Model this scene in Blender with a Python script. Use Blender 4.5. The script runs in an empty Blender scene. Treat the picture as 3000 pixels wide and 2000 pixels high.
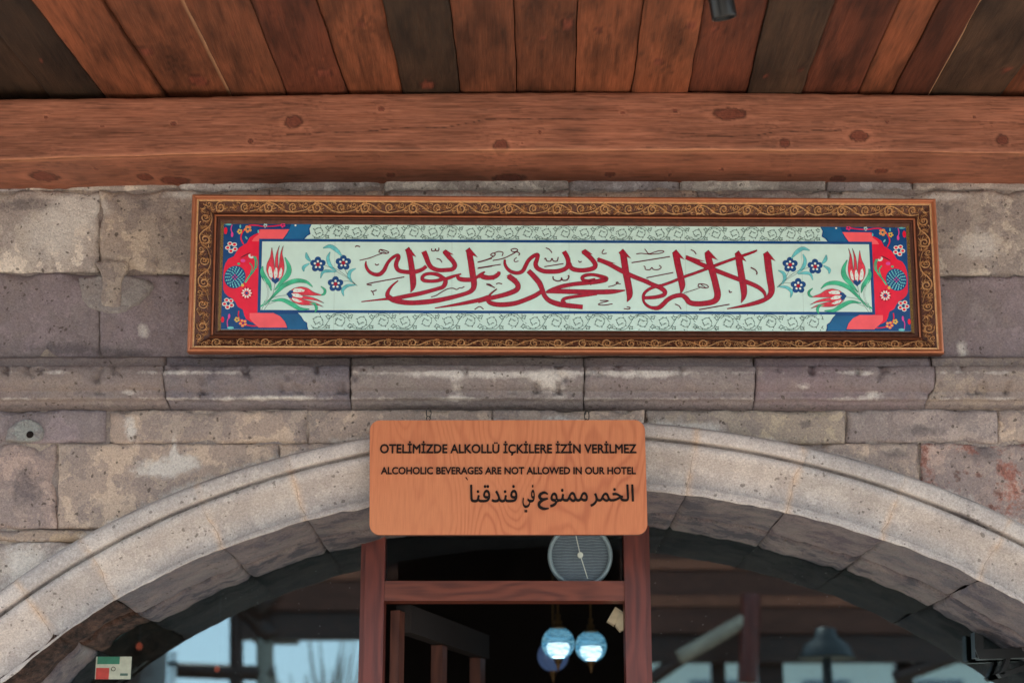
import bpy, math, random
import numpy as np
from mathutils.geometry import tessellate_polygon
from mathutils import Vector
S = bpy.context.scene
C = S.collection
random.seed(7)
R = math.radians
# ------------------------------------------------------------------ camera
PITCH = R(15.5); FPX = 5000.0; CAM = np.array([0.0, -4.3, 1.6])
cd = bpy.data.cameras.new('camera'); cam = bpy.data.objects.new('camera', cd); C.objects.link(cam)
cam.location = CAM; cam.rotation_euler = (R(90) + PITCH, 0, 0)
cd.lens = 60; cd.sensor_width = 36; cd.clip_end = 500; cd.clip_start = .05
cd.dof.use_dof = True; cd.dof.focus_distance = 4.45; cd.dof.aperture_fstop = 2.4
S.camera = cam
# ------------------------------------------------------------------ sky, sun, exposure
SUN_EL = R(58); SUN_AZ = R(200)          # azimuth measured clockwise from +Y: the sun stands behind the camera
w = bpy.data.worlds.new('World'); S.world = w; w.use_nodes = True
nt = w.node_tree; nt.nodes.clear()
sky = nt.nodes.new('ShaderNodeTexSky'); sky.sky_type = 'NISHITA'; sky.sun_disc = False
sky.sun_elevation = SUN_EL; sky.sun_rotation = SUN_AZ; sky.air_density = 1.0; sky.dust_density = 0.3; sky.ozone_density = 2.0
tc = nt.nodes.new('ShaderNodeTexCoord'); nz = nt.nodes.new('ShaderNodeTexNoise'); nz.inputs['Scale'].default_value = 3.2
nz.inputs['Detail'].default_value = 7; nz.inputs['Roughness'].default_value = .6
mpn = nt.nodes.new('ShaderNodeMapping'); mpn.inputs['Scale'].default_value = (1, 1, 2.6); mpn.inputs['Location'].default_value = (3.1, 1.2, .4)
nt.links.new(tc.outputs['Generated'], mpn.inputs['Vector']); nt.links.new(mpn.outputs[0], nz.inputs['Vector'])
cr = nt.nodes.new('ShaderNodeValToRGB'); cr.color_ramp.elements[0].position = .30; cr.color_ramp.elements[1].position = .62; cr.color_ramp.elements[0].color = (.80, .80, .80, 1)
nt.links.new(nz.outputs['Fac'], cr.inputs[0])
mx = nt.nodes.new('ShaderNodeMix'); mx.data_type = 'RGBA'; nt.links.new(cr.outputs[0], mx.inputs[0])
nt.links.new(sky.outputs[0], mx.inputs[6]); mx.inputs[7].default_value = (7.2, 9.0, 10.4, 1)
bg = nt.nodes.new('ShaderNodeBackground'); bg.inputs[1].default_value = .15
nt.links.new(mx.outputs[2], bg.inputs[0])
wo = nt.nodes.new('ShaderNodeOutputWorld'); nt.links.new(bg.outputs[0], wo.inputs[0])
sd = bpy.data.lights.new('sun', 'SUN'); sd.energy = 3.0; sd.angle = R(.5); sd.color = (1, .95, .88)
so = bpy.data.objects.new('sun', sd); C.objects.link(so)
dirv = Vector((math.sin(SUN_AZ) * math.cos(SUN_EL), math.cos(SUN_AZ) * math.cos(SUN_EL), math.sin(SUN_EL)))
so.rotation_euler = dirv.to_track_quat('Z', 'Y').to_euler(); so.location = (0, -6, 9)
S.view_settings.view_transform = 'Standard'; S.view_settings.look = 'None'
S.view_settings.gamma = 1; S.view_settings.use_curve_mapping = False
S.view_settings.exposure = 1.27
S.cycles.max_bounces = 10; S.cycles.diffuse_bounces = 5; S.cycles.transparent_max_bounces = 12
# ------------------------------------------------------------------ survey helpers: a bearing in the photograph -> a point on a given plane
fw = np.array([0, math.cos(PITCH), math.sin(PITCH)]); up = np.array([0, -math.sin(PITCH), math.cos(PITCH)]); rt = np.array([1., 0, 0])
def ray(px, py): return fw * FPX + rt * (px - 1500) + up * (1000 - py)
def W(px, py, y=0.0):
    d = ray(px, py); return CAM + d * ((y - CAM[1]) / d[1])
def Wz(px, py, z):
    d = ray(px, py); return CAM + d * ((z - CAM[2]) / d[2])
# ------------------------------------------------------------------ numpy noise
def _h(ix, iy, s):
    n = (ix.astype(np.int64) * 374761393 + iy.astype(np.int64) * 668265263 + s * 1274126177) & 0x7fffffff
    n = ((n ^ (n >> 13)) * 1274126177) & 0x7fffffff
    return ((n ^ (n >> 16)) & 0xffff) / 65535.0
def vn(x, y, s=0):
    x = np.asarray(x, float); y = np.asarray(y, float)
    ix = np.floor(x); iy = np.floor(y); fx = x - ix; fy = y - iy
    fx = fx * fx * (3 - 2 * fx); fy = fy * fy * (3 - 2 * fy)
    a = _h(ix, iy, s); b = _h(ix + 1, iy, s); c = _h(ix, iy + 1, s); d = _h(ix + 1, iy + 1, s)
    return (a * (1 - fx) + b * fx) * (1 - fy) + (c * (1 - fx) + d * fx) * fy
def fbm(x, y, o=4, s=0):
    r = 0; a = .5; t = 0
    for k in range(o):
        r = r + a * vn(x * 2 ** k, y * 2 ** k, s + k * 17); t += a; a *= .5
    return r / t
def lin(c):
    c = np.asarray(c, float) / 255.0
    return np.where(c <= .04045, c / 12.92, ((c + .055) / 1.055) ** 2.4)
def L4(*c): return tuple(lin(c)) + (1.0,)
# ------------------------------------------------------------------ object helpers
def empty(name, loc, label=None, cat=None, group=None, kind=None, parent=None):
    o = bpy.data.objects.new(name, None); C.objects.link(o); o.empty_display_size = .05
    o.location = loc
    if parent: o.parent = parent; o.location = Vector(loc) - wloc(parent)
    tag(o, label, cat, group, kind); return o
def tag(o, label=None, cat=None, group=None, kind=None):
    for k, v in (('label', label), ('category', cat), ('group', group), ('kind', kind)):
        if v: o[k] = v
    return o
def wloc(o):
    v = Vector((0, 0, 0))
    while o: v = v + Vector(o.location); o = o.parent
    return v
def mk(name, V, F, mat, parent=None, smooth=False, col=None, color=None, **kw):
    V = np.asarray(V, float).reshape(-1, 3)
    cen = (V.min(0) + V.max(0)) / 2
    m = bpy.data.meshes.new(name); m.from_pydata((V - cen).tolist(), [], [list(map(int, f)) for f in F]); 
    if col is not None:
        ca = m.color_attributes.new('Col', 'FLOAT_COLOR', 'POINT')
        cc = np.ones((len(V), 4)); cc[:, :3] = np.clip(col, 0, 1); ca.data.foreach_set('color', cc.ravel())
    if smooth: m.polygons.foreach_set('use_smooth', [True] * len(m.polygons))
    m.update()
    if mat: m.materials.append(mat)
    o = bpy.data.objects.new(name, m); C.objects.link(o)
    if parent: o.parent = parent; o.location = Vector(cen) - wloc(parent)
    else: o.location = cen
    if color is not None: o.color = color
    tag(o, **kw); return o
class MB:
    def __init__(s): s.V = []; s.F = []
    def add(s, V, F):
        n = len(s.V); s.V += [list(map(float, v)) for v in V]; s.F += [[i + n for i in f] for f in F]; return s
    def box(s, a, b, M=None):
        (x0, y0, z0), (x1, y1, z1) = a, b
        V = np.array([[x, y, z] for x in (x0, x1) for y in (y0, y1) for z in (z0, z1)], float)
        if M is not None: V = np.array([M(p) for p in V])
        return s.add(V, [(0, 1, 3, 2), (4, 6, 7, 5), (0, 4, 5, 1), (2, 3, 7, 6), (0, 2, 6, 4), (1, 5, 7, 3)])
    def tube(s, P, r, n=10, caps=True):
        P = [np.array(p, float) for p in P]; r = [r] * len(P) if np.isscalar(r) else r
        V = []; F = []
        ref = None
        for i, p in enumerate(P):
            t = P[min(i + 1, len(P) - 1)] - P[max(i - 1, 0)]; t = t / (np.linalg.norm(t) + 1e-12)
            if ref is None: ref = np.array([1, 0, 0.]) if abs(t[0]) < .8 else np.array([0, 0, 1.])
            a = ref - t * (ref @ t); a /= np.linalg.norm(a); b = np.cross(t, a); ref = a
            for k in range(n):
                q = 2 * math.pi * k / n; V.append(p + r[i] * (a * math.cos(q) + b * math.sin(q)))
        for i in range(len(P) - 1):
            for k in range(n): F.append((i * n + k, i * n + (k + 1) % n, (i + 1) * n + (k + 1) % n, (i + 1) * n + k))
        if caps: F.append(tuple(range(n))[::-1]); F.append(tuple(range((len(P) - 1) * n, len(P) * n)))
        return s.add(V, F)
    def lathe(s, c, prof, n=28, axis=(0, 0, 1)):
        c = np.array(c, float); ax = np.array(axis, float); ax /= np.linalg.norm(ax)
        a = np.cross(ax, [0.3, 1, .2]); a /= np.linalg.norm(a); b = np.cross(ax, a); V = []; F = []
        for (r, h) in prof:
            for k in range(n):
                q = 2 * math.pi * k / n; V.append(c + ax * h + r * (a * math.cos(q) + b * math.sin(q)))
        for i in range(len(prof) - 1):
            for k in range(n): F.append((i * n + k, i * n + (k + 1) % n, (i + 1) * n + (k + 1) % n, (i + 1) * n + k))
        return s.add(V, F)
    def build(s, name, mat, parent=None, **kw): return mk(name, s.V, s.F, mat, parent, **kw)
def gridF(nr, nc, flip=False):
    i, j = np.meshgrid(np.arange(nr - 1), np.arange(nc - 1), indexing='ij'); a = (i * nc + j).ravel()
    q = np.stack([a, a + 1, a + nc + 1, a + nc], 1)
    return (q[:, ::-1] if flip else q).tolist()
def interp(pts, x):
    p = np.array(pts, float); return np.interp(x, p[:, 0], p[:, 1])
def smoothline(P, n=6):
    """Catmull-Rom through points of any dimension"""
    P = np.array(P, float)
    if len(P) < 3: return P
    Q = np.vstack([2 * P[0] - P[1], P, 2 * P[-1] - P[-2]]); out = []
    for i in range(1, len(Q) - 2):
        for k in range(n):
            t = k / n
            out.append(.5 * (2 * Q[i] + (Q[i + 1] - Q[i - 1]) * t + (2 * Q[i - 1] - 5 * Q[i] + 4 * Q[i + 1] - Q[i + 2]) * t * t + (3 * Q[i] - Q[i - 1] - 3 * Q[i + 1] + Q[i + 2]) * t ** 3))
    out.append(P[-1]); return np.array(out)
# ------------------------------------------------------------------ materials
def mat(name):
    m = bpy.data.materials.new(name); m.use_nodes = True; n = m.node_tree
    return m, n, n.nodes['Principled BSDF']
def N(n, t, **k):
    x = n.nodes.new(t)
    for a, b in k.items():
        if a in x.inputs: x.inputs[a].default_value = b
        else: setattr(x, a, b)
    return x
def noise(n, vec, scale, detail=5, rough=.55):
    x = n.nodes.new('ShaderNodeTexNoise'); x.inputs['Scale'].default_value = scale; x.inputs['Detail'].default_value = detail; x.inputs['Roughness'].default_value = rough
    if vec: n.links.new(vec, x.inputs['Vector'])
    return x.outputs['Fac']
def ramp(n, f, p0, p1, c0=(0, 0, 0, 1), c1=(1, 1, 1, 1)):
    x = n.nodes.new('ShaderNodeValToRGB'); e = x.color_ramp.elements; e[0].position = p0; e[1].position = p1; e[0].color = c0; e[1].color = c1
    n.links.new(f, x.inputs[0]); return x.outputs[0]
def mixc(n, f, a, b, mode='MIX'):
    x = n.nodes.new('ShaderNodeMix'); x.data_type = 'RGBA'; x.blend_type = mode
    for s, v in ((0, f), (6, a), (7, b)):
        if hasattr(v, 'is_linked'): n.links.new(v, x.inputs[s])
        else: x.inputs[s].default_value = v
    return x.outputs[2]
def mth(n, op, a, b=0.0):
    x = n.nodes.new('ShaderNodeMath'); x.operation = op
    for s, v in ((0, a), (1, b)):
        if hasattr(v, 'is_linked'): n.links.new(v, x.inputs[s])
        else: x.inputs[s].default_value = v
    return x.outputs[0]
def bump(n, h, bs, strength=.4, dist=.004):
    b = n.nodes.new('ShaderNodeBump'); b.inputs['Strength'].default_value = strength; b.inputs['Distance'].default_value = dist
    n.links.new(h, b.inputs['Height']); n.links.new(b.outputs[0], bs.inputs['Normal'])
def wpos(n):
    g = n.nodes.new('ShaderNodeNewGeometry'); return g.outputs['Position']
def flat(name, c, rough=.5, metal=0, var=.12, scale=60, emit=None, es=1, spec=.5, coat=0):
    m, n, b = mat(name); f = noise(n, wpos(n), scale, 4)
    d = tuple(x * (1 - var) for x in c[:3]) + (1,); l = tuple(min(1, x * (1 + var)) for x in c[:3]) + (1,)
    n.links.new(ramp(n, f, .3, .7, d, l), b.inputs['Base Color'])
    b.inputs['Roughness'].default_value = rough; b.inputs['Metallic'].default_value = metal
    b.inputs['Specular IOR Level'].default_value = spec; b.inputs['Coat Weight'].default_value = coat
    if emit: b.inputs['Emission Color'].default_value = emit; b.inputs['Emission Strength'].default_value = es
    return m
def stone_mat(name, red=False, pit=1.0, soot=False, relief=1.0, soft=False):
    kk = .35 if soft else 1.0
    m, n, b = mat(name); P = wpos(n)
    oi = n.nodes.new('ShaderNodeObjectInfo')
    off = n.nodes.new('ShaderNodeVectorMath'); off.operation = 'MULTIPLY_ADD'
    cmb = n.nodes.new('ShaderNodeCombineXYZ')
    for k in range(3): n.links.new(oi.outputs['Random'], cmb.inputs[k])
    n.links.new(cmb.outputs[0], off.inputs[0]); off.inputs[1].default_value = (19, 7, 31); n.links.new(P, off.inputs[2])
    Q = off.outputs[0]
    base = oi.outputs['Color']
    a = noise(n, Q, 5.5, 8, .62); c2 = noise(n, Q, 16, 7, .65); g = noise(n, P, 190, 4, .7); g2 = noise(n, P, 60, 5, .65)
    col = mixc(n, mth(n, 'MULTIPLY', ramp(n, a, .46, .74), .42 * (.5 if soft else 1)), base, L4(190, 180, 168))
    col = mixc(n, mth(n, 'MULTIPLY', ramp(n, a, .50, .26), .38 * (.5 if soft else 1)), col, L4(112, 102, 102))
    col = mixc(n, mth(n, 'MULTIPLY', ramp(n, c2, .50, .76), .35 * kk), col, L4(178, 158, 138))
    col = mixc(n, mth(n, 'MULTIPLY', ramp(n, c2, .48, .26), .4 * kk), col, L4(118, 106, 108))
    at = n.nodes.new('ShaderNodeAttribute'); at.attribute_name = 'Col'
    sw_ = n.nodes.new('ShaderNodeSeparateColor'); n.links.new(at.outputs['Color'], sw_.inputs[0])
    sw0 = None
    wn = ramp(n, mth(n, 'ADD', sw_.outputs[0], mth(n, 'ADD', mth(n, 'MULTIPLY', mth(n, 'SUBTRACT', g2, .5), .9), mth(n, 'MULTIPLY', mth(n, 'SUBTRACT', c2, .5), 1.3))), .34, .85)
    wn2 = ramp(n, mth(n, 'ADD', sw_.outputs[1], mth(n, 'MULTIPLY', mth(n, 'SUBTRACT', g2, .5), .9)), .30, .62)
    col = mixc(n, mth(n, 'MULTIPLY', wn, .8), col, L4(204, 196, 188))
    col = mixc(n, mth(n, 'MULTIPLY', sw_.outputs[2], .6), col, L4(206, 174, 146)); col = mixc(n, mth(n, 'MULTIPLY', wn2, .65), col, L4(92, 84, 86))
    if red:
        r_ = noise(n, P, 13, 9, .75); col = mixc(n, mth(n, 'MULTIPLY', ramp(n, r_, .52, .60), .75), col, L4(150, 88, 72))
        r2 = noise(n, P, 26, 8, .7); col = mixc(n, mth(n, 'MULTIPLY', ramp(n, r2, .56, .64), .6), col, L4(82, 70, 66))
    if soot:
        ms = n.nodes.new('ShaderNodeMapping'); ms.inputs['Scale'].default_value = (1, .3, 1); n.links.new(P, ms.inputs['Vector']); r_ = noise(n, ms.outputs[0], 34, 8, .75)
        col = mixc(n, ramp(n, r_, .40, .64), L4(28, 21, 18), L4(92, 68, 58))
    col = mixc(n, 1.0, col, ramp(n, g, .25, .75, (.66, .66, .67, 1), (1.26, 1.26, 1.25, 1)), 'MULTIPLY')
    g4 = noise(n, P, 420, 3, .7); col = mixc(n, 1.0, col, ramp(n, g4, .3, .7, (.80, .80, .80, 1), (1.16, 1.16, 1.16, 1)), 'MULTIPLY')
    v = n.nodes.new('ShaderNodeTexVoronoi'); v.inputs['Scale'].default_value = 95; v.inputs['Randomness'].default_value = 1
    wv = n.nodes.new('ShaderNodeVectorMath'); wv.operation = 'ADD'; nn = n.nodes.new('ShaderNodeTexNoise'); nn.inputs['Scale'].default_value = 40
    sc = n.nodes.new('ShaderNodeVectorMath'); sc.operation = 'SCALE'; sc.inputs['Scale'].default_value = .02
    n.links.new(P, nn.inputs['Vector']); n.links.new(nn.outputs['Color'], sc.inputs[0]); n.links.new(P, wv.inputs[0]); n.links.new(sc.outputs[0], wv.inputs[1]); n.links.new(wv.outputs[0], v.inputs['Vector'])
    sp = n.nodes.new('ShaderNodeSeparateColor'); n.links.new(v.outputs['Color'], sp.inputs[0])
    rad = mth(n, 'MULTIPLY', mth(n, 'POWER', sp.outputs[0], 7.0), .46)      # few big pits, many tiny
    pm = mth(n, 'LESS_THAN', v.outputs['Distance'], rad)
    pm = mth(n, 'MULTIPLY', pm, mth(n, 'GREATER_THAN', noise(n, P, 9, 3), .47)); pm = mth(n, 'MULTIPLY', pm, pit)
    col = mixc(n, mth(n, 'MULTIPLY', pm, .72), col, L4(74, 64, 58))
    n.links.new(col, b.inputs['Base Color']); b.inputs['Roughness'].default_value = .92; b.inputs['Specular IOR Level'].default_value = .2
    h = mth(n, 'ADD', mth(n, 'MULTIPLY', g2, .9), mth(n, 'MULTIPLY', g, .5)); h = mth(n, 'SUBTRACT', h, mth(n, 'MULTIPLY', pm, 1.3))
    h = mth(n, 'ADD', h, mth(n, 'MULTIPLY', c2, 2.0))
    bump(n, h, b, .75 * relief, .006); return m
M = {}
M['stone'] = stone_mat('weathered_tuff'); M['stone_red'] = stone_mat('lichened_tuff', red=True); M['arch'] = stone_mat('carved_tuff', pit=.8, relief=.4, soft=True)
M['rot'] = stone_mat('crumbled_dark_tuff', soot=True)
def wood_vc(name, gs=1.0, rough=.62, axis=0):
    m, n, b = mat(name); vc = n.nodes.new('ShaderNodeVertexColor'); vc.layer_name = 'Col'
    mp = n.nodes.new('ShaderNodeMapping'); s = [260, 260, 260]; s[axis] = 9; mp.inputs['Scale'].default_value = s
    n.links.new(wpos(n), mp.inputs['Vector']); g = noise(n, mp.outputs[0], 1.0, 4, .6)
    col = mixc(n, 1.0, vc.outputs['Color'], ramp(n, g, .3, .7, (.82, .80, .78, 1), (1.12, 1.12, 1.12, 1)), 'MULTIPLY')
    n.links.new(col, b.inputs['Base Color']); b.inputs['Roughness'].default_value = rough; b.inputs['Specular IOR Level'].default_value = .3
    mq = n.nodes.new('ShaderNodeMapping'); s2 = [720, 720, 720]; s2[axis] = 14; mq.inputs['Scale'].default_value = s2; n.links.new(wpos(n), mq.inputs['Vector']); gq = noise(n, mq.outputs[0], 1.0, 3, .6)
    col = mixc(n, 1.0, col, ramp(n, gq, .3, .7, (.74, .71, .69, 1), (1.20, 1.20, 1.20, 1)), 'MULTIPLY'); n.links.new(col, b.inputs['Base Color'])
    bump(n, g, b, .45, .002); return m
M['beam'] = wood_vc('pine_beam', axis=0); M['plank'] = wood_vc('pine_plank', axis=1)
def wood_plain(name, dark, light, axis=2, sc=70, rough=.45, rings=9, spec=.4):
    m, n, b = mat(name); mp = n.nodes.new('ShaderNodeMapping'); s = [sc, sc, sc]; s[axis] = sc / 16; mp.inputs['Scale'].default_value = s
    n.links.new(wpos(n), mp.inputs['Vector']); g = noise(n, mp.outputs[0], 1, 5, .6)
    mp2 = n.nodes.new('ShaderNodeMapping'); s2 = [7, 7, 7]; s2[axis] = 1.6; mp2.inputs['Scale'].default_value = s2; n.links.new(wpos(n), mp2.inputs['Vector'])
    f = noise(n, mp2.outputs[0], 1, 2, .5); fr = mth(n, 'SINE', mth(n, 'MULTIPLY', f, rings * 6.28))
    fr = mth(n, 'MULTIPLY_ADD', fr, .5); 
    x = n.nodes.new('ShaderNodeMath'); x.operation = 'MULTIPLY_ADD'; n.links.new(fr, x.inputs[0]); x.inputs[1].default_value = .35; n.links.new(g, x.inputs[2])
    n.links.new(ramp(n, x.outputs[0], .25, .85, dark, light), b.inputs['Base Color']); b.inputs['Roughness'].default_value = rough; b.inputs['Specular IOR Level'].default_value = spec
    bump(n, g, b, .2, .001); return m
M['door'] = wood_plain('stained_door_timber', L4(66, 28, 26), L4(104, 48, 40), 2)
M['door_h'] = wood_plain('stained_rail_timber', L4(70, 32, 26), L4(116, 60, 46), 0, rings=14)
M['leafdark'] = flat('near_black_rail', L4(26, 18, 16), .8)  # top rail coloured darker than the stiles
M['leafw'] = wood_plain('old_brown_leaf_timber', L4(60, 34, 28), L4(96, 58, 46), 2)
M['dark_wood'] = wood_plain('dark_timber', L4(40, 26, 22), L4(66, 42, 34), 0)
M['board_wood'] = wood_plain('canopy_boards', L4(96, 62, 48), L4(140, 92, 68), 0, sc=30, rough=.8)
M['mortar'] = flat('lime_mortar', L4(158, 145, 130), .95, var=.3, scale=30, spec=.1)
M['gap'] = flat('dark_joint', L4(30, 24, 22), .95, spec=.1)
M['cement'] = flat('grey_cement_patch', L4(138, 136, 128), .95, var=.18, scale=45, spec=.1)
M['plaster'] = flat('tan_mortar_smear', L4(176, 156, 134), .95, var=.12, scale=60, spec=.1)
M['gold_dark'] = flat('antiqued_bronze_ground', L4(82, 46, 32), .5, .35, .3, 90)
M['gold_mid'] = flat('dull_gilt_relief', L4(168, 122, 84), .42, .35, .25, 150)
M['gold'] = flat('gilded_relief', L4(222, 178, 128), .34, .3, .25, 150)
M['gold_lip'] = flat('bronze_gold_lip', L4(162, 98, 66), .38, .4, .12, 40)
M['gold_side'] = flat('copper_brown_frame_side', L4(120, 70, 48), .45, .3, .12, 40)
M['speckle'] = flat('speckled_gold_green', L4(110, 84, 38), .5, .3, .8, 420)
M['black'] = flat('black_paint', L4(22, 24, 26), .35, .2)
M['steel'] = flat('brushed_steel', L4(170, 172, 176), .3, .9)
M['wire'] = flat('dark_wire', L4(60, 55, 50), .5, .7)
M['brass'] = flat('aged_brass', L4(120, 92, 60), .35, .8)
M['cream'] = flat('cream_plastic', L4(196, 182, 152), .5)
M['ink'] = flat('black_letter_paint', L4(28, 20, 17), .8, var=.25, scale=300, spec=.15)
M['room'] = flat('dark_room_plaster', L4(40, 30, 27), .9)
M['paving'] = flat('stone_paving', L4(174, 158, 142), .95, var=.2, scale=3)
def glaze(name, c, rough=.22, var=.05, scale=25): return flat(name, c, rough, 0, var, scale, spec=.3)
M['mint'] = glaze('mint_white_glaze', L4(196, 222, 212)); M['navy'] = glaze('navy_glaze', L4(18, 66, 120), var=.15)
M['teal'] = glaze('teal_blue_glaze', L4(26, 92, 138), var=.3, scale=9); M['crimson'] = glaze('crimson_glaze', L4(222, 22, 54), var=.1)
M['coral'] = glaze('coral_glaze', L4(238, 92, 98), var=.08); M['red'] = glaze('red_brush_glaze', L4(158, 14, 40), var=.25, scale=160)
M['outline'] = glaze('dark_red_outline', L4(92, 22, 38)); M['green'] = glaze('green_glaze', L4(60, 170, 128), var=.35, scale=40)
M['aqua'] = glaze('aqua_glaze', L4(100, 186, 190), var=.3, scale=60); M['line'] = glaze('dark_green_line', L4(52, 76, 72))
M['scroll'] = glaze('grey_green_scroll', L4(88, 112, 104)); M['pale'] = glaze('pale_glaze', L4(214, 224, 216)); M['petal'] = glaze('tulip_red', L4(214, 56, 72), var=.3, scale=70)  # pale is an off-white body colour, also on vent hub and cord
M['yellow'] = glaze('yellow_glaze', L4(214, 180, 84)); M['pink'] = glaze('pink_glaze', L4(214, 70, 150)); M['joint'] = glaze('tile_joint', L4(168, 190, 180))
# ---- glass
def glass_mat(name, tint=(.75, .82, .8, 1), ior=1.9, rough=0.0, gc=(.76, .93, 1, 1)):
    m, n, b = mat(name); out = n.nodes['Material Output']; n.nodes.remove(b)
    tr = n.nodes.new('ShaderNodeBsdfTransparent'); tr.inputs[0].default_value = tint
    gl = n.nodes.new('ShaderNodeBsdfGlossy'); gl.inputs['Roughness'].default_value = rough; gl.inputs[0].default_value = gc
    f = n.nodes.new('ShaderNodeFresnel'); f.inputs[0].default_value = ior
    x = n.nodes.new('ShaderNodeMixShader'); n.links.new(f.outputs[0], x.inputs[0]); n.links.new(tr.outputs[0], x.inputs[1]); n.links.new(gl.outputs[0], x.inputs[2])
    n.links.new(x.outputs[0], out.inputs[0]); return m
M['glass'] = glass_mat('window_glass', ior=2.1, rough=.0); M['glass_in'] = glass_mat('transom_glass', ior=1.45, tint=(.7, .8, .85, 1))
# ================================================================== GROUND AND SETTING
mk('courtyard_ground', [(-60, -60, 0), (60, -60, 0), (60, 60, 0), (-60, 60, 0)], [(0, 1, 2, 3)], M['paving'], kind='structure')
# ================================================================== ARCH CURVES (polar, in bearings round the arch centre)
AX, AY = 1650.0, 4210.0
c1 = [(0,1724),(51,1692),(128,1651),(242,1587),(357,1523),(472,1453),(587,1408),(702,1373),(829,1332),(957,1303),(1078,1287),(1900,1242),(2008,1252),(2123,1274),(2257,1290),(2385,1312),(2474,1335),(2563,1360),(2691,1405),(2806,1446),(2895,1491),(3000,1542)]
c2 = [(0,1807),(64,1765),(191,1692),(319,1612),(446,1542),(574,1482),(702,1434),(829,1395),(957,1363),(1078,1341),(1900,1293),(2028,1303),(2155,1328),(2283,1357),(2346,1370),(2474,1395),(2602,1434),(2729,1482),(2857,1542),(2933,1577),(3000,1609)]
c3 = [(96,1925),(242,1816),(344,1749),(446,1689),(574,1622),(702,1577),(829,1536),(957,1500),(1078,1472),(1900,1415),(1996,1427),(2091,1440),(2155,1450),(2283,1475),(2410,1510),(2506,1536),(2589,1561),(2697,1606),(2793,1651),(2876,1689),(3000,1754)]
c4 = [(64,1963),(128,1906),(223,1835),(281,1797),(370,1753),(446,1708),(574,1638),(651,1612),(765,1574),(893,1523),(995,1507),(1078,1491),(1900,1443),(2028,1459),(2155,1482),(2257,1500),(2410,1529),(2519,1552),(2576,1584),(2665,1615),(2761,1651),(2857,1698),(2920,1733),(3000,1775)]
def fitc(pts):
    p = np.array(pts, float); a = np.arctan2(p[:, 0] - AX, AY - p[:, 1]); r = np.hypot(p[:, 0] - AX, AY - p[:, 1])
    k = np.polyfit(a, r, 4); lo, hi = a.min(), a.max()
    return lambda t: np.polyval(k, np.clip(t, lo, hi))
CR = [fitc(c) for c in (c1, c2, c3, c4)]
def arch_r(s, a):
    s = min(max(s, 1), 4); i = min(int(s) - 1, 2); f = s - 1 - i
    return CR[i](a) * (1 - f) + CR[i + 1](a) * f
def arch_px(s, a):
    r = arch_r(s, a); return AX + r * math.sin(a), AY - r * math.cos(a)
def inside_opening(px, py, s=2.2):
    a = math.atan2(px - AX, AY - py)
    if abs(a) > R(44) or py > AY - 2000: return abs(px - AX) < 2950 * math.sin(R(42.5))
    return math.hypot(px - AX, AY - py) < arch_r(s, a)
def to_px(P):
    d = np.asarray(P) - CAM; z = d @ fw; return 1500 + FPX * (d @ rt) / z, 1000 - FPX * (d @ up) / z
# ================================================================== STONE WALL
wall = empty('stone_wall', (0, .1, 0), 'old wall of pale tan and lavender stone blocks behind the framed panel', 'wall')
# mortar bed behind the joints
xs = np.arange(-3.2, 3.2, .03); zs = np.arange(0, 3.66, .03)
V = []; 
for z in zs:
    for x in xs: V.append((x, .0045 + .06 * max(0, float(fbm(x * 7, z * 7, 3, 5)) - .50), z))
V = np.array(V); nc = len(xs); F = []
pin = np.array([inside_opening(*to_px(v), s=2.6) for v in V])
for f in gridF(len(zs), nc, flip=True):
    if not pin[f].any(): F.append(f)
mk('mortar_bed', V, F, M['stone'], wall, smooth=True, color=L4(158, 143, 130))
K = 3000 / 2352.0
TAN = L4(186, 164, 146); LAV = L4(140, 126, 128); PALE = L4(204, 188, 174); GRY = L4(160, 145, 138); WRM = L4(172, 149, 138)
WASH = [(110, 545, 90, 62), (170, 480, 60, 40), (420, 445, 50, 14), (200, 470, 40, 30), (360, 1075, 60, 26), (430, 1060, 40, 22), (400, 1032, 7, 50), (60, 1300, 70, 60), (700, 1075, 110, 40), (1600, 985, 70, 20), (300, 980, 16, 34), (910, 990, 50, 24), (330, 760, 16, 20), (2210, 800, 14, 24), (2250, 560, 60, 40), (1100, 452, 300, 10), (2000, 452, 300, 12)]
DARKS = [(60, 470, 90, 20), (330, 470, 24, 16), (60, 1120, 46, 60), (25, 900, 60, 20), (1850, 975, 22, 14), (2250, 1040, 60, 26), (2120, 990, 60, 18), (2200, 640, 60, 6), (520, 470, 40, 10), (2175, 480, 12, 18), (150, 800, 90, 18), (300, 810, 80, 12), (2060, 1040, 40, 16)]
def spots(vx, vy, L_): return sum(np.exp(-((vx - a) / c) ** 2 - ((vy - b) / d) ** 2) for a, b, c, d in L_)
def arch_dist(px, py):
    a = math.atan2(px - AX, AY - py); return math.hypot(px - AX, AY - py) - CR[0](a)
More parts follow.
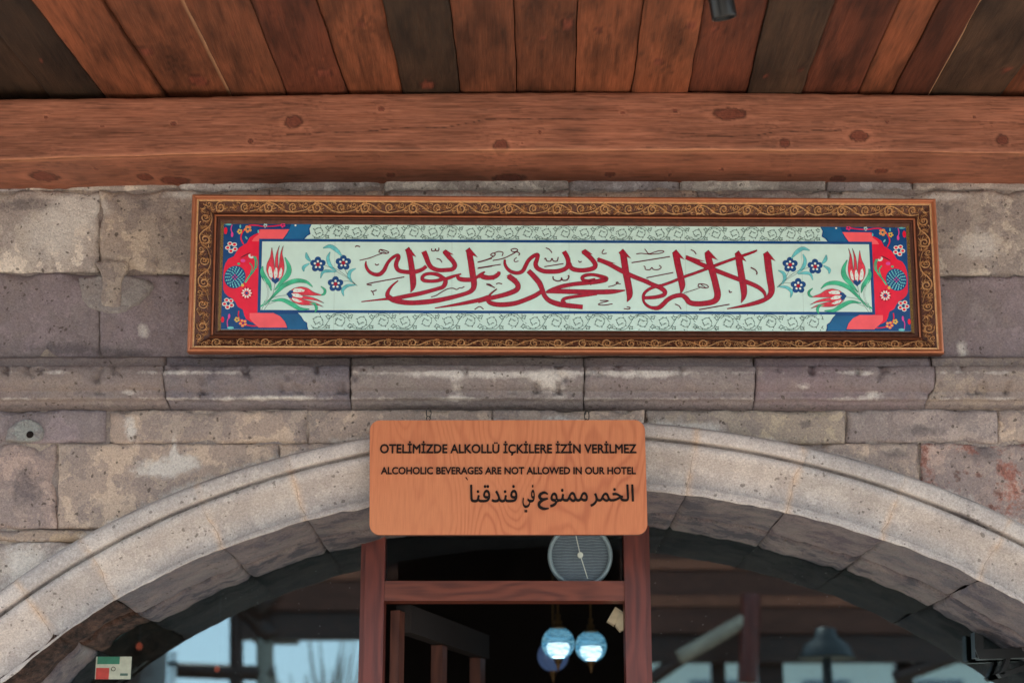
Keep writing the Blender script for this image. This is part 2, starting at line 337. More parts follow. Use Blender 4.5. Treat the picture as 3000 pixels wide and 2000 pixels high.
def stone(corners, color, mt='stone', rough=1.0, lift=0.0, gap=.0007, name='stone', label=None, seed=None):
    TL, TR, BR, BL = [W(x * K, y * K, 0)[[0, 2]] for x, y in corners]
    wdt = np.linalg.norm(TR - TL); hgt = np.linalg.norm(TL - BL); d = .0075
    nx = max(6, int(wdt / d)); nz = max(5, int(hgt / d)); s = seed if seed is not None else random.randint(0, 9999)
    u = np.linspace(0, 1, nx)[None, :] * np.ones((nz, 1)); v = np.linspace(0, 1, nz)[:, None] * np.ones((1, nx))
    P = (TL[None, None] * ((1 - u) * (1 - v))[..., None] + TR * (u * (1 - v))[..., None] + BR * (u * v)[..., None] + BL * ((1 - u) * v)[..., None])
    ed = np.minimum(np.minimum(u, 1 - u) * wdt, np.minimum(v, 1 - v) * hgt)
    wgt = np.exp(-ed / .02)
    cen = P.mean((0, 1)); sh = 1 - gap / (ed + .02) * 0
    P = cen + (P - cen) * np.array([1 - 2 * gap / wdt, 1 - 2 * gap / hgt])
    jx = (fbm(P[..., 0] * 30, P[..., 1] * 30, 3, s) - .5) * .007 * rough; jz = (fbm(P[..., 0] * 30 + 50, P[..., 1] * 30, 3, s + 3) - .5) * .007 * rough
    X = P[..., 0] + jx * wgt; Z = P[..., 1] + jz * wgt
    dep = (fbm(X * 6, Z * 6, 4, 9) - .5) * .006 * rough + ((s % 7) - 3) * .0006 + (fbm(X * 28, Z * 28, 4, s + 5) - .5) * .006 * rough
    chip = np.clip(fbm(X * 14, Z * 14, 3, s + 21) - .45, 0, 1) * 5
    rim = np.exp(-ed / (.0015 + .007 * chip)) * (.0022 + .014 * chip)
    Y = -lift - .006 + dep + rim
    Y = np.clip(Y, -.05, .03)
    V = np.stack([X, Y, Z], -1).reshape(-1, 3); F = gridF(nz, nx, flip=False)
    pxy = np.array([to_px(q) for q in V]); ws_ = spots(pxy[:, 0] / K, pxy[:, 1] / K, WASH); dk_ = spots(pxy[:, 0] / K, pxy[:, 1] / K, DARKS)
    ws_ = np.maximum(ws_, np.array([math.exp(-max(0, arch_dist(*q)) / 22) for q in pxy]) * .8 * fbm(pxy[:, 0] * .012, pxy[:, 1] * .012, 3, 44) * 1.4)
    ccol_ = np.stack([np.clip(ws_ * .95, 0, 1), np.clip(dk_ * .7, 0, 1), dk_ * 0], 1)
    pin = np.array([inside_opening(*to_px(q), s=1.9) for q in V]); F = [f for f in F if not pin[f].any()]
    # skirt
    bd = [j for j in range(nx)] + [i * nx + nx - 1 for i in range(1, nz)] + [(nz - 1) * nx + j for j in range(nx - 2, -1, -1)] + [i * nx for i in range(nz - 2, 0, -1)]
    n0 = len(V); V = np.vstack([V, V[bd] + np.array([0, .05, 0])]); ccol_ = np.vstack([ccol_, ccol_[bd]]); nb = len(bd)
    for k in range(nb):
        a, b = bd[k], bd[(k + 1) % nb]
        if not (pin[a] or pin[b]): F.append((a, n0 + k, n0 + (k + 1) % nb, b))
    used = sorted({i for f in F for i in f}); mp = {o: i for i, o in enumerate(used)}
    if not F: return None
    return mk(name, V[used], [[mp[i] for i in f] for f in F], M[mt], wall, smooth=True, color=color, label=label, col=ccol_[used])
def rect(x0, x1, y0, y1): return [(x0, y0), (x1, y0), (x1, y1), (x0, y1)]
def row(y0, y1, edges, cols, **k):
    for a, b, c in zip(edges[:-1], edges[1:], cols): stone(rect(a, b, y0, y1), c, **k)
# top sliver course tucked under the beam
row(365, 437, [-500, 60, 408, 882, 1306, 1560, 1898, 2098, 2420, 2800], [L4(180, 172, 172), PALE, L4(190, 182, 178), L4(210, 202, 192), L4(186, 180, 182), L4(210, 202, 192), L4(188, 180, 180), PALE, L4(188, 178, 174)], rough=1.5)
row(438, 625, [-700, -330, 228], [GRY, L4(216, 202, 188)]); row(438, 630, [230, 620, 882, 1306, 1600, 1900], [L4(190, 172, 154), TAN, WRM, TAN, GRY])
row(440, 633, [1902, 2560, 2900], [L4(186, 172, 158), GRY])
row(627, 822, [-700, -230, 228], [LAV, LAV]); row(632, 824, [230, 700, 1150, 1600, 2010], [LAV, LAV, GRY, LAV]); row(636, 822, [2012, 2620, 2950], [LAV, GRY])
row(941, 1017, [-600, -140, 244], [GRY, LAV], rough=.8); row(942, 1018, [247, 705, 1130], [TAN, TAN], rough=.8)
stone([(1132, 943), (1480, 943), (1480, 1018), (1132, 1018)], TAN); stone([(1482, 942), (1940, 942), (1940, 1018), (1482, 1018)], L4(172, 156, 136))
row(940, 1017, [1943, 2290, 2700], [GRY, TAN])
stone(rect(-350, 131, 1020, 1214), WRM); stone(rect(134, 640, 1019, 1214), TAN)
stone(rect(642, 1140, 1020, 1120), TAN); stone(rect(1480, 2111, 1019, 1214), TAN)
stone(rect(2114, 2640, 1019, 1224), WRM, 'stone_red', rough=1.4, label='blotched stone with rusty red lichen stains')
stone(rect(2642, 3000, 1019, 1224), TAN)
stone(rect(-350, 300, 1217, 1243), L4(170, 148, 126), rough=.9); stone(rect(2100, 3000, 1227, 1420), TAN)
stone(rect(-350, -60, 1246, 1440), GRY); stone(rect(-58, 380, 1245, 1440), PALE); stone(rect(-350, 120, 1443, 1640), TAN); stone(rect(2700, 3100, 1423, 1620), GRY)
# mortar and cement smears lying on the stones
def blob(pts, mt, name, y=-.012, th=.006, label=None, color=None):
    P = smoothline(list(pts) + [pts[0]], 8)[:-1]; c = P.mean(0); V = []; F = []; n = len(P)
    rings = [1, .93, .8, .5, .2]
    for k, r_ in enumerate(rings):
        for q in P:
            a = c + (q - c) * r_ * (1 + .08 * (float(vn(q[0] * .11, q[1] * .11, 3)) - .5)); w_ = W(a[0] * K, a[1] * K, 0)
            yy = (.008 if k == 0 else y - th * (1 - r_) * .6 - (float(fbm(a[0] * .15, a[1] * .15, 3, 8)) - .5) * .005)
            V.append((w_[0], yy, w_[2]))
    for k in range(len(rings) - 1):
        for i in range(n): F.append((k * n + i, (k + 1) * n + i, (k + 1) * n + (i + 1) % n, k * n + (i + 1) % n))
    F.append(tuple(range((len(rings) - 1) * n, len(rings) * n))[::-1])
    return mk(name, V, F, M[mt], wall, smooth=True, label=label, color=color)
blob([(178, 640), (250, 632), (330, 640), (356, 660), (322, 700), (268, 722), (215, 712), (186, 690)], 'stone', 'cement_patch', y=-.0105, th=.002, color=L4(150, 143, 138))
blob([(216, 600), (262, 598), (298, 606), (284, 650), (280, 706), (250, 710), (234, 700), (236, 640)], 'stone', 'mortar_smear', y=-.013, th=.003, color=L4(188, 170, 152))
blob([(12, 1012), (22, 985), (50, 966), (78, 966), (100, 982), (104, 1002), (92, 1014), (50, 1016)], 'stone', 'cement_patch', y=-.012, th=.002, color=L4(138, 138, 134))
# hole in the cement patch
hb = MB(); hb.lathe(W(68 * K, 997 * K, -.017), [(.0, .0), (.008, .001), (.0095, .003), (.0, .006)], 12, (0, 1, 0)); hb.build('plug_hole', M['gap'], wall)
# ================================================================== CORNICE
corn = empty('stone_cornice', (0, -.03, W(1500, 1125, -.03)[2]), 'moulded grey-lavender stone cornice running between framed panel and arch', 'cornice')
prof = [(1040, .012), (1053, -.018), (1060, -.024), (1080, -.030), (1084, -.036), (1087, -.056), (1094, -.064), (1108, -.069), (1125, -.069), (1140, -.064), (1152, -.054), (1157, -.046), (1161, -.044), (1172, -.044), (1179, -.042), (1183, -.030), (1190, -.022), (1197, -.012), (1203, .012)]
pp = smoothline(prof, 3)
jn = [-500, -60, 385, 808, 1340, 1728, 2128, 2560, 2950]
ccol = [LAV, L4(134, 120, 114), L4(112, 104, 108), L4(132, 122, 118), L4(130, 118, 116), L4(128, 112, 114), L4(148, 134, 124), GRY]
for k in range(len(jn) - 1):
    a, b = jn[k] * K, jn[k + 1] * K; n = int((b - a) / 7); s = 60 + k; V = []
    for i, (py, yy) in enumerate(pp):
        for j in range(n + 1):
            px = a + 1.6 + (b - a - 3.2) * j / n
            e = min(j, n - j) * (b - a) / n
            if j in (0, n): px += (float(vn(py * .05, k * 9 + (j > 0), 4)) - .5) * 4
            slant = 0
            if k in (6,) and j == 0 or (k == 5 and j == n): slant = -max(0, py - 1150) * .9 + 10
            if (k == 1 and j == n) or (k == 2 and j == 0): slant = max(0, py - 1170) * .35
            r_ = math.exp(-e / 5) * .006
            d_ = (float(fbm(px * .01, py * .02, 4, s)) - .5) * .008 + (float(fbm(px * .05, py * .05, 3, s + 2)) - .5) * .004
            ch = max(0, float(fbm(px * .03, py * .02, 3, s + 7)) - .62) * .09 if 1082 < py < 1165 else 0
            p = W(px + slant, py + (float(fbm(px * .006, 0, 2, 9)) - .5) * 6, 0)
            V.append((p[0], yy + d_ + r_ + ch, p[2]))
    V = np.array(V); F = gridF(len(pp), n + 1)
    n0 = len(V); nc = n + 1
    # end caps so that joints have depth
    V = np.vstack([V, V[[i * nc for i in range(len(pp))]] * [1, 0, 1] + [0, .03, 0], V[[i * nc + n for i in range(len(pp))]] * [1, 0, 1] + [0, .03, 0]])
    for i in range(len(pp) - 1):
        F.append((i * nc, (i + 1) * nc, n0 + i + 1, n0 + i)); F.append((i * nc + n, n0 + len(pp) + i, n0 + len(pp) + i + 1, (i + 1) * nc + n))
    pv = np.array([to_px(q) for q in V]); nzv = fbm(pv[:, 0] * .006, pv[:, 1] * .0, 3, 80 + k)
    wv_ = np.exp(-((pv[:, 1] - 1091) / 7) ** 2) * (nzv * 1.3) + np.exp(-((pv[:, 1] - 1168) / 8) ** 2) * nzv * 1.0 + .9 * spots(pv[:, 0] / K, pv[:, 1] / K, [(1050, 890, 20, 30), (1260, 880, 60, 40), (1480, 862, 90, 10), (1100, 862, 250, 9), (640, 912, 100, 8), (300, 900, 30, 10), (2010, 905, 30, 10), (1985, 860, 22, 7), (1850, 885, 20, 14)])  # pale lip lines paint edge highlights along with worn stone
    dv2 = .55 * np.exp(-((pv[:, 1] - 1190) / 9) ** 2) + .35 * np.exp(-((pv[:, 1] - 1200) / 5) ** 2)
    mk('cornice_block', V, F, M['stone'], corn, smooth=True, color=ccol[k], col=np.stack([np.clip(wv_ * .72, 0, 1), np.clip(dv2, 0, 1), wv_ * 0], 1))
# ================================================================== ARCH
arch = empty('stone_arch', (0.1, 0, W(1650, 1400)[2]), 'pale moulded segmental stone arch spanning the doorway under the cornice', 'arch')
aprof = [(1.0, .015), (1.0, -.006), (1.04, -.012), (1.22, -.038), (1.26, -.047), (1.45, -.050), (1.7, -.051), (1.90, -.049), (1.95, -.047), (1.965, -.026), (2.02, -.018), (2.05, -.036), (2.07, -.042), (2.14, -.046), (2.22, -.044), (2.32, -.034), (2.42, -.020), (2.55, -.006), (2.7, .003), (2.85, .006), (2.95, .005), (2.985, .003), (2.993, -.006), (3.005, -.0145), (3.03, -.0152), (3.2, -.0165), (3.6, -.0195), (3.93, -.022), (3.99, -.021), (4.0, -.018)]
jo = [-43, -37.5, -32.4, -28.1, -21, -15.7, -10, -4, 2, 7.5, 13.6, 19.5, 25.8, 32, 38, 43]
AC = [L4(184, 173, 165), L4(188, 176, 168), L4(182, 173, 167), L4(190, 179, 171)]
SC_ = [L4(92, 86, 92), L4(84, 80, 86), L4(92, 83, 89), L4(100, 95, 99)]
def sm(x): x = min(max(x, 0), 1); return x * x * (3 - 2 * x)
for k in range(len(jo) - 1):
    a0, a1 = R(jo[k]), R(jo[k + 1]); n = max(6, int((a1 - a0) * 2950 / 9)); V = []; s = 300 + k * 5
    gp = .00012
    for i, (sv, yy) in enumerate(aprof):
        for j in range(n + 1):
            a = a0 + gp + (a1 - a0 - 2 * gp) * j / n
            a += (float(vn(sv * 3, (k if j == 0 else k + 1) * 7.3, 2)) - .5) * .006 if j in (0, n) else 0
            px, py = arch_px(sv, a); e = min(j, n - j) * 9
            d_ = (float(fbm(px * .006, py * .006, 3, 301)) - .5) * .007 + (float(fbm(px * .05, py * .05, 3, 77)) - .5) * .0018
            sgn = 1 if sv > 3.8 else 0
            jit = (float(fbm(px * .02, 3, 3, 31)) - .5) * 9 * sgn
            p = W(px, py + jit, 0)
            V.append((p[0], yy + d_ + math.exp(-e / 3) * .0008, p[2]))
    F = gridF(len(aprof), n + 1); V = np.array(V)
    cv = np.zeros((len(V), 3))
    for i, (sv, yy) in enumerate(aprof):
        for j in range(n + 1):
            q = i * (n + 1) + j; e = min(j, n - j) * 9; px, py = to_px(V[q]); nz_ = float(fbm(px * .02, py * .02, 3, 61))
            cv[q, 2] = min(1, math.exp(-(e / 9) ** 2) * (.35 + nz_)) * (1 if nz_ > .42 else .35)
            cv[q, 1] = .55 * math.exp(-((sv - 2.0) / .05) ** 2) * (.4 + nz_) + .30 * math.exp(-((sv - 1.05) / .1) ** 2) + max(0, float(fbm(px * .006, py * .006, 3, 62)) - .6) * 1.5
            cv[q, 0] = .38 * math.exp(-((sv - 3.45) / .5) ** 2) + .3 * math.exp(-((sv - 1.5) / .3) ** 2)
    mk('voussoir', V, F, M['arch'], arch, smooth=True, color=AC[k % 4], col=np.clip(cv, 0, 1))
    # soffit under this voussoir: two steps back to the window
    rotten = k in (1, 2) ; V2 = []; rowN = 0
    steps = [(0.0, 0), (.03, .0), (.09, 0), (.15, 0), (.21, 0), (.27, 0), (.300, 0)]
    last = V[-(n + 1):]
    for (yy, dn) in steps:
        for j in range(n + 1):
            b_ = last[j]; a = a0 + (a1 - a0) * j / n
            nrm = np.array([math.sin(a), 0, math.cos(a)])
            q = (float(fbm(b_[0] * 12, yy * 12 + k * 9, 4, s + 1)) - .5) * (.020 if yy > 0 else 0)
            e = min(j, n - j) * 9; q += math.exp(-e / 6) * .008 * (yy > 0)
            q += .007 * (float(vn(k * 5.5, 3)) - .5) * (yy > 0)
            if rotten and 0 < yy < .42:
                f_ = float(fbm(b_[0] * 9, yy * 9, 4, 71)); q += max(0, f_ - .34) * .08 * sm(yy / .05)
            V2.append(b_ + np.array([0, yy + .0, 0]) + nrm * (q + dn))
    F2 = gridF(len(steps), n + 1)
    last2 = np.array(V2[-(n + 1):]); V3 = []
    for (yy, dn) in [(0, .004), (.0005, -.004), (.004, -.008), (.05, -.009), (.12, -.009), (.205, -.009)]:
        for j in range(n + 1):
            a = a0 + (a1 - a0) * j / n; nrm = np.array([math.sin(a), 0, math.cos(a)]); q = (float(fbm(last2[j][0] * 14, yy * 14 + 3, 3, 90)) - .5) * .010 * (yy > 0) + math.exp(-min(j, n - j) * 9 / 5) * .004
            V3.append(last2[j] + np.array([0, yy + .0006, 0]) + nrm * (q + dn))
    mk('rear_soffit_stone', V3, gridF(6, n + 1), M['rot'] if k == 2 else M['stone'], arch, smooth=True, color=L4(72, 69, 75))  # rear strip's darker colour paints in the occlusion shade
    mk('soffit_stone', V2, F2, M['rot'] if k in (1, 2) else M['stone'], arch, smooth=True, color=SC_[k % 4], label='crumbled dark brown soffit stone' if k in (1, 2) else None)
# ================================================================== CEILING PLANKS
ZC = 3.4
deck = empty('plank_ceiling', (0, -1.2, ZC), 'porch ceiling of dark orange-brown pine planks above the long beam', 'ceiling')
lowY = 272; s = 2.352
edges = [(-420, -150), (-88, 136), ((213 / s), (700 / s)), (690 / s, 1120 / s), (1255 / s, 1578 / s), (1720 / s, 1970 / s), (2172 / s, 2392 / s),
         (1000 + 280 / s, 1000 + 420 / s), (1000 + 740 / s, 1000 + 822 / s), (1000 + 1182 / s, 1000 + 1210 / s), (1000 + 1632 / s, 1000 + 1610 / s), (1000 + 2085 / s, 1000 + 2000 / s),
         (2000 + 155 / s, 2000 + 38 / s), (2000 + 600 / s, 2000 + 445 / s), (2000 + 1055 / s, 2000 + 822 / s), (2000 + 1500 / s, 2000 + 1215 / s), (2000 + 1780 / s, 2000 + 1450 / s), (2000 + 2065 / s, 2000 + 1710 / s), (2000 + 2690 / s, 2000 + 2215 / s), (3330, 3130), (3560, 3330)]
OR = np.array(lin((124, 71, 47))); OR2 = np.array(lin((108, 63, 43))); DK = np.array(lin((58, 42, 31))); RB = np.array(lin((98, 52, 36)))
pcol = [DK, DK * .75, OR, OR2, OR2, RB, OR, DK * .95, OR2 * .9, OR2 * .85, OR, OR * .98, RB, DK * 1.2, RB * .85, OR, RB * .62, DK * 1.4, OR2, RB, DK]
knots_p = [(948,215,28,18),(580,245,30,25),(425,160,22,18),(118,172,8,6),(1665,78,22,22),(1590,122,9,9),(1752,93,12,11),(1929,181,17,16),(1252,250,30,20),(1427,217,4,4),(1058,78,18,12),(2025,75,18,16),(2095,93,10,9),(2245,220,6,5),(2390,216,6,5),(2505,258,9,10),(2726,103,4,4),(2950,205,14,12),(2350,200,10,8),(680,100,6,5),(740,210,5,4),(2345,200,9,7),(540,125,8,5),(190,118,5,4),(800,50,4,4),(1530,30,4,3)]
def woodcol(px, py, base, knots, along, seed, stain=1.0, hx=1.0):
    """albedo of a sawn softwood face: grain along 'along' (0: x, 1: y), deflected round the knots"""
    u, v = (px, py) if along == 0 else (py, px)
    vv = v.copy(); kcol = np.zeros(px.shape); halo = np.zeros(px.shape); ring = np.zeros(px.shape)
    for (kx, ky, rx, ry) in knots:
        rx *= .86; ry *= .86
        ku, kv, ru, rv = (kx, ky, rx, ry) if along == 0 else (ky, kx, ry, rx)
        du = (u - ku) / (ru * 2.6); dv = (v - kv) / rv
        vv = vv - rv * 1.3 * np.tanh(dv) * np.exp(-du * du) * np.exp(-np.abs(dv) * .25)
        d = np.sqrt(((u - ku) / ru) ** 2 + ((v - kv) / rv) ** 2) + (vn(u * .15, v * .15, 5) - .5) * .35
        kcol = np.maximum(kcol, np.clip((1.1 - d) / .25, 0, 1)); halo = np.maximum(halo, np.exp(-((d - 1.45) / .3) ** 2) * .8)
        ring = np.maximum(ring, np.exp(-((d - 1.0) / .12) ** 2) + .35 * (np.sin(d * 16) > .2) * (d < 1))
    g1 = fbm(u * .012, vv * .16, 4, seed); g2 = fbm(u * .004, vv * .035, 3, seed + 3)
    rg = np.sin(vv * .55 + 9 * g2) * .5 + .5
    g3 = fbm(u * .03, vv * .55, 3, seed + 31)
    g5 = np.clip((fbm(u * .010, vv * .34, 3, seed + 41) - .60) * 7, 0, 1)
    f = .66 + .34 * g1 + .14 * rg + .34 * g3 - .18 - .30 * g5
    c = base[None] * f[:, None]
    st = np.clip((fbm(u * .006, v * .018, 4, seed + 8) - .5) * 3.5, -1, 1) * stain
    c = c * (1 - .42 * np.clip(st, 0, 1))[:, None] + np.clip(-st, 0, 1)[:, None] * .22 * base[None] * np.array([1.2, 1, .85])
    c = c * (1 + .35 * halo[:, None] * .7); c = c * (1 - .5 * np.clip(ring, 0, 1)[:, None])
    kc = np.array(lin((116, 60, 46))) * (.8 + .5 * fbm(u * .1, v * .1, 3, 9))[:, None]
    c = c * (1 - kcol[:, None] * .8) + kc * kcol[:, None] * .8 * (1 - .45 * np.clip(ring, 0, 1)[:, None] * 1.35)
    return c
def edge_at(k, py):      # follow the surveyed edge on along the ceiling
    t, b = edges[k]; return t + (b - t) * (py / lowY)
for k in range(len(edges) - 1):
    zo = ZC + random.uniform(-.004, .004) + (.006 if k % 3 == 0 else 0)
    nr, ncl = 46, 22; PX = []; PY = []
    # the plank runs from the wall side (y=0) out to the porch eave
    pA, pB = Wz(edge_at(k, 0), 0, ZC), Wz(edge_at(k, lowY), lowY, ZC); qA, qB = Wz(edge_at(k + 1, 0), 0, ZC), Wz(edge_at(k + 1, lowY), lowY, ZC)
    ysv = np.concatenate([np.linspace(-.05, -.80, 42), [-1.1, -1.5, -1.9, -2.4]])
    V = []
    for yv in ysv:
        xl = pB[0] + (pA[0] - pB[0]) * (yv - pB[1]) / (pA[1] - pB[1]); xr = qB[0] + (qA[0] - qB[0]) * (yv - qB[1]) / (qA[1] - qB[1])
        for j in range(ncl):
            t = j / (ncl - 1); g = .0013
            x = xl + g + (xr - xl - 2 * g) * t + ((float(fbm(yv * 9, k + (t > .5), 3, 4)) - .5) * .005 if j in (0, ncl - 1) else 0)
            e = min(t, 1 - t) * (xr - xl); V.append((x, yv, zo + math.exp(-e / .002) * .003))
    V = np.array(V); P = np.array([to_px(v) for v in V])
    kn = [q for q in knots_p if edge_at(k, q[1]) - q[2] < q[0] < edge_at(k + 1, q[1]) + q[2]]
    # straighten the grain: measure across the plank itself
    ac = np.tile(np.linspace(0, 1, ncl), len(ysv)); wd = 172.0
    py = np.repeat(-(ysv) * 900, ncl); pxs = ac * wd + k * 400
    kk = []
    for (kx, ky, rx, ry) in kn:
        t = (kx - edge_at(k, ky)) / (edge_at(k + 1, ky) - edge_at(k, ky)); yy = Wz(kx, ky, ZC)[1]; kk.append((t * wd + k * 400, -yy * 900, rx * .95, ry * 1.4))
    col = woodcol(pxs, py, pcol[k], kk, 1, 500 + k * 13, stain=1.3)
    if k in (3, 16): col[ncl - 1::ncl] = np.array(lin((190, 150, 116)))
    n0 = len(V); V2 = V.copy(); V2[:, 2] = ZC + .026
    F = gridF(len(ysv), ncl) + [[i + n0 for i in f][::-1] for f in gridF(len(ysv), ncl)]
    for i in range(len(ysv) - 1):
        for j in (0, ncl - 1): F.append((i * ncl + j, (i + 1) * ncl + j, n0 + (i + 1) * ncl + j, n0 + i * ncl + j))
    for j in range(ncl - 1): 
        for i in (0, len(ysv) - 1): F.append((i * ncl + j, i * ncl + j + 1, n0 + i * ncl + j + 1, n0 + i * ncl + j))
    mk('plank', np.vstack([V, V2]), F, M['plank'], deck, col=np.vstack([col, col * .5]))
b = MB().box((-3.4, -2.4, ZC + .031), (3.4, .6, ZC + .08)); b.build('roof_deck', M['gap'], deck)
b = MB()
for sx in (-1, 1): b.box((sx * 1.72 if sx > 0 else -3.4, -2.38, ZC), (3.4 if sx > 0 else sx * 1.72, -.06, ZC + .03))
b.build('outer_boarding', M['board_wood'], deck)
# ================================================================== BEAM
topc = [(-600, 291), (0, 290), (425, 286), (680, 281), (1000, 275), (1350, 271), (2000, 269), (2430, 274), (3000, 281), (3600, 288)]
arc = [(-600, 478), (0, 468), (300, 459), (700, 448), (1000, 443), (1550, 440), (2200, 440), (2600, 443), (3000, 450), (3600, 456)]
botc = [(-600, 558), (0, 553), (510, 540), (1000, 534), (1600, 531), (2400, 533), (3000, 538), (3600, 545)]
BY = -.225
knots_b = [(858,357,30,20),(505,363,9,6),(735,414,9,7),(130,345,6,5),(1468,428,25,20),(1115,320,11,8),(1581,388,6,5),(1825,332,8,5),(1980,325,8,6),(2140,335,52,20),(2298,420,17,14),(2517,400,30,18),(2602,358,6,4),(2935,410,21,17),(2860,344,6,5),(1530,420,5,4),(298,372,7,3),
           (95,510,46,15),(391,512,25,11),(475,522,50,12),(1134,506,15,7),(1490,515,55,13),(1797,504,18,8),(1978,505,6,4),(2131,491,8,4),(2343,508,8,4),(2495,517,28,9),(2610,495,22,8),(262,490,6,4)]
px = np.arange(-600, 3601, 3.2); rows = []
fr = np.linspace(0, 1, 44); br = np.linspace(0, 1, 24)
V = []; PXs = []; PYs = []
tp = interp(topc, px) + (fbm(px * .02, px * 0, 3, 3) - .5) * 3; ar = interp(arc, px) + (fbm(px * .012, px * 0 + 7, 3, 3) - .5) * 4; bo = interp(botc, px)
zt = np.array([W(a, b_, BY)[2] for a, b_ in zip(px, tp)]); za = np.array([W(a, b_, BY)[2] for a, b_ in zip(px, ar)])
for f in fr:
    for i, x in enumerate(px):
        z = zt[i] + (za[i] - zt[i]) * f; dz = min(f, 1 - f) * .16
        yy = BY + math.exp(-dz / .0035) * .004 + 0
        q = W(x, 400, BY); V.append((q[0], yy, z)); PXs.append(x); PYs.append(tp[i] + (ar[i] - tp[i]) * f)
for f in br:
    for i, x in enumerate(px):
        yy = BY + .004 + (.235) * f
        # the underside follows the traced back edge
        zb = W(x, bo[i], 0.0)[2]; z = za[i] - .0015 + (zb - za[i]) * f + .002 * math.exp(-f * .235 / .004)
        q = W(x, 400, BY); V.append((q[0], yy, z)); PXs.append(x); PYs.append(ar[i] + (bo[i] - ar[i]) * f)
PXs = np.array(PXs); PYs = np.array(PYs); V = np.array(V)
V[:, 1] += (fbm(PXs * .01, PYs * .06, 3, 14) - .5) * .003
bc = np.array(lin((162, 104, 81)))
isb = np.repeat([0] * len(fr) + [1] * len(br), len(px))
col = woodcol(PXs, PYs, bc, knots_b, 0, 900, stain=.5)
worn_highlight = np.exp(-((PYs - np.tile(ar, len(fr) + len(br))) / 4.0) ** 2) * (.15 + .85 * np.clip((fbm(PXs * .006, PYs * 0, 3, 2) - .35) * 3, 0, 1)) * (PXs * 0 + 1)
col = col * (1 - worn_highlight[:, None] * .8) + np.array(lin((206, 142, 106))) * worn_highlight[:, None] * .8  # arris lightened: a painted edge highlight along with wear
def crack(pts, wpx=1.3, dark=.75):
    global col
    p = np.array(pts, float); yy = np.interp(PXs, p[:, 0], p[:, 1]) + (fbm(PXs * .03, PXs * 0, 3, 6) - .5) * 6
    m_ = ((PXs > p[0, 0]) & (PXs < p[-1, 0])) * np.exp(-((PYs - yy) / wpx) ** 2); col = col * (1 - m_[:, None] * dark)
crack([(840, 394), (1000, 389), (1225, 374), (1315, 374), (1425, 351), (1640, 348), (1760, 350)]); crack([(1980, 403), (2213, 397), (2264, 388), (2468, 383)], 1.5, .8)
crack([(2150, 368), (2430, 360), (2600, 354), (2990, 360)], 1, .4); crack([(40, 402), (500, 398), (700, 396)], .9, .3); crack([(1890, 430), (2080, 433)], 2, .5); crack([(980, 455), (1110, 454)], 2, .6)
col = np.where(isb[:, None] > 0, col * np.array([.92, .90, .90]), col)
nr = len(fr) + len(br); nX = len(px); F = gridF(nr, nX); n0 = len(V)
V = np.vstack([V, np.stack([V[:nX, 0], np.full(nX, -.012), zt], 1)]); col = np.vstack([col, col[:nX] * .6])
for i in range(nX - 1): F.append((n0 + i, n0 + i + 1, i + 1, i))
bobj = mk('timber_beam', V, F, M['beam'], smooth=True, col=col); tag(bobj, 'long pine beam with dark knots running along under the plank ceiling', 'beam')
# ================================================================== FRAMED TILE PANEL
FC = np.array([0.14384815, -.115, 2.94180391]); FW, FH = 1.93639849, 0.41293043
def rotm(y, p, ro):
    cy, sy, cp, sp, c_, s_ = math.cos(y), math.sin(y), math.cos(p), math.sin(p), math.cos(ro), math.sin(ro)
    return np.array([[cy, -sy, 0], [sy, cy, 0], [0, 0, 1]]) @ np.array([[1, 0, 0], [0, cp, -sp], [0, sp, cp]]) @ np.array([[c_, 0, s_], [0, 1, 0], [-s_, 0, c_]])
FM = rotm(0.03628172, 0.07386917, -0.00713912)
def LP(u, v, n=0.0): return FC + FM @ np.array([u, -n, v])
NA = -.034                                     # tile face lies behind the frame's front plane
fnrm = FM @ np.array([0, -1, 0.])
def toL(px, py, n=NA):
    d = ray(px, py); p0 = FC + fnrm * n; t = ((p0 - CAM) @ fnrm) / (d @ fnrm); q = FM.T @ (CAM + d * t - FC); return np.array([q[0], q[2]])
aTL, aTR, aBR, aBL = toL(657, 656), toL(2655, 668), toL(2666, 970), toL(648, 965)
aL = (aTL[0] + aBL[0]) / 2; aR = (aTR[0] + aBR[0]) / 2; aT = (aTL[1] + aTR[1]) / 2; aB = (aBL[1] + aBR[1]) / 2
print('art', aL, aR, aT, aB, FW / 2, FH / 2)
frame = empty('framed_tile_panel', tuple(LP(0, -FH / 2, -.02)), 'long gilt-framed ceramic tile panel with red Arabic calligraphy and tulips', 'wall art')
gT, gB, gL, gR = FH / 2 - aT, aB + FH / 2, aL + FW / 2, FW / 2 - aR
def rail_profile(g):   # (offset inwards, height n) ; g = full width of the rail to the art
    return [(.006, -.062), (.006, -.046), (0, -.040), (0, -.006), (.002, -.001), (.0055, 0), (.0085, -.0015), (.0105, -.006), (.0125, -.0075), (.0150, -.0065), (.0165, -.010),
            (.0195, -.0125), (.030, -.0165), (.040, -.022), (g - .026, -.029), (g - .0245, -.026), (g - .022, -.0235), (g - .0195, -.0265), (g - .018, -.029), (g - .0155, -.0265), (g - .013, -.029), (g - .0105, -.0275), (g - .008, -.030), (g - .001, -.0335), (g + .001, -.036)]
sides = {'top': (1, gT), 'bottom': (-1, gB), 'left': (-1, gL), 'right': (1, gR)}
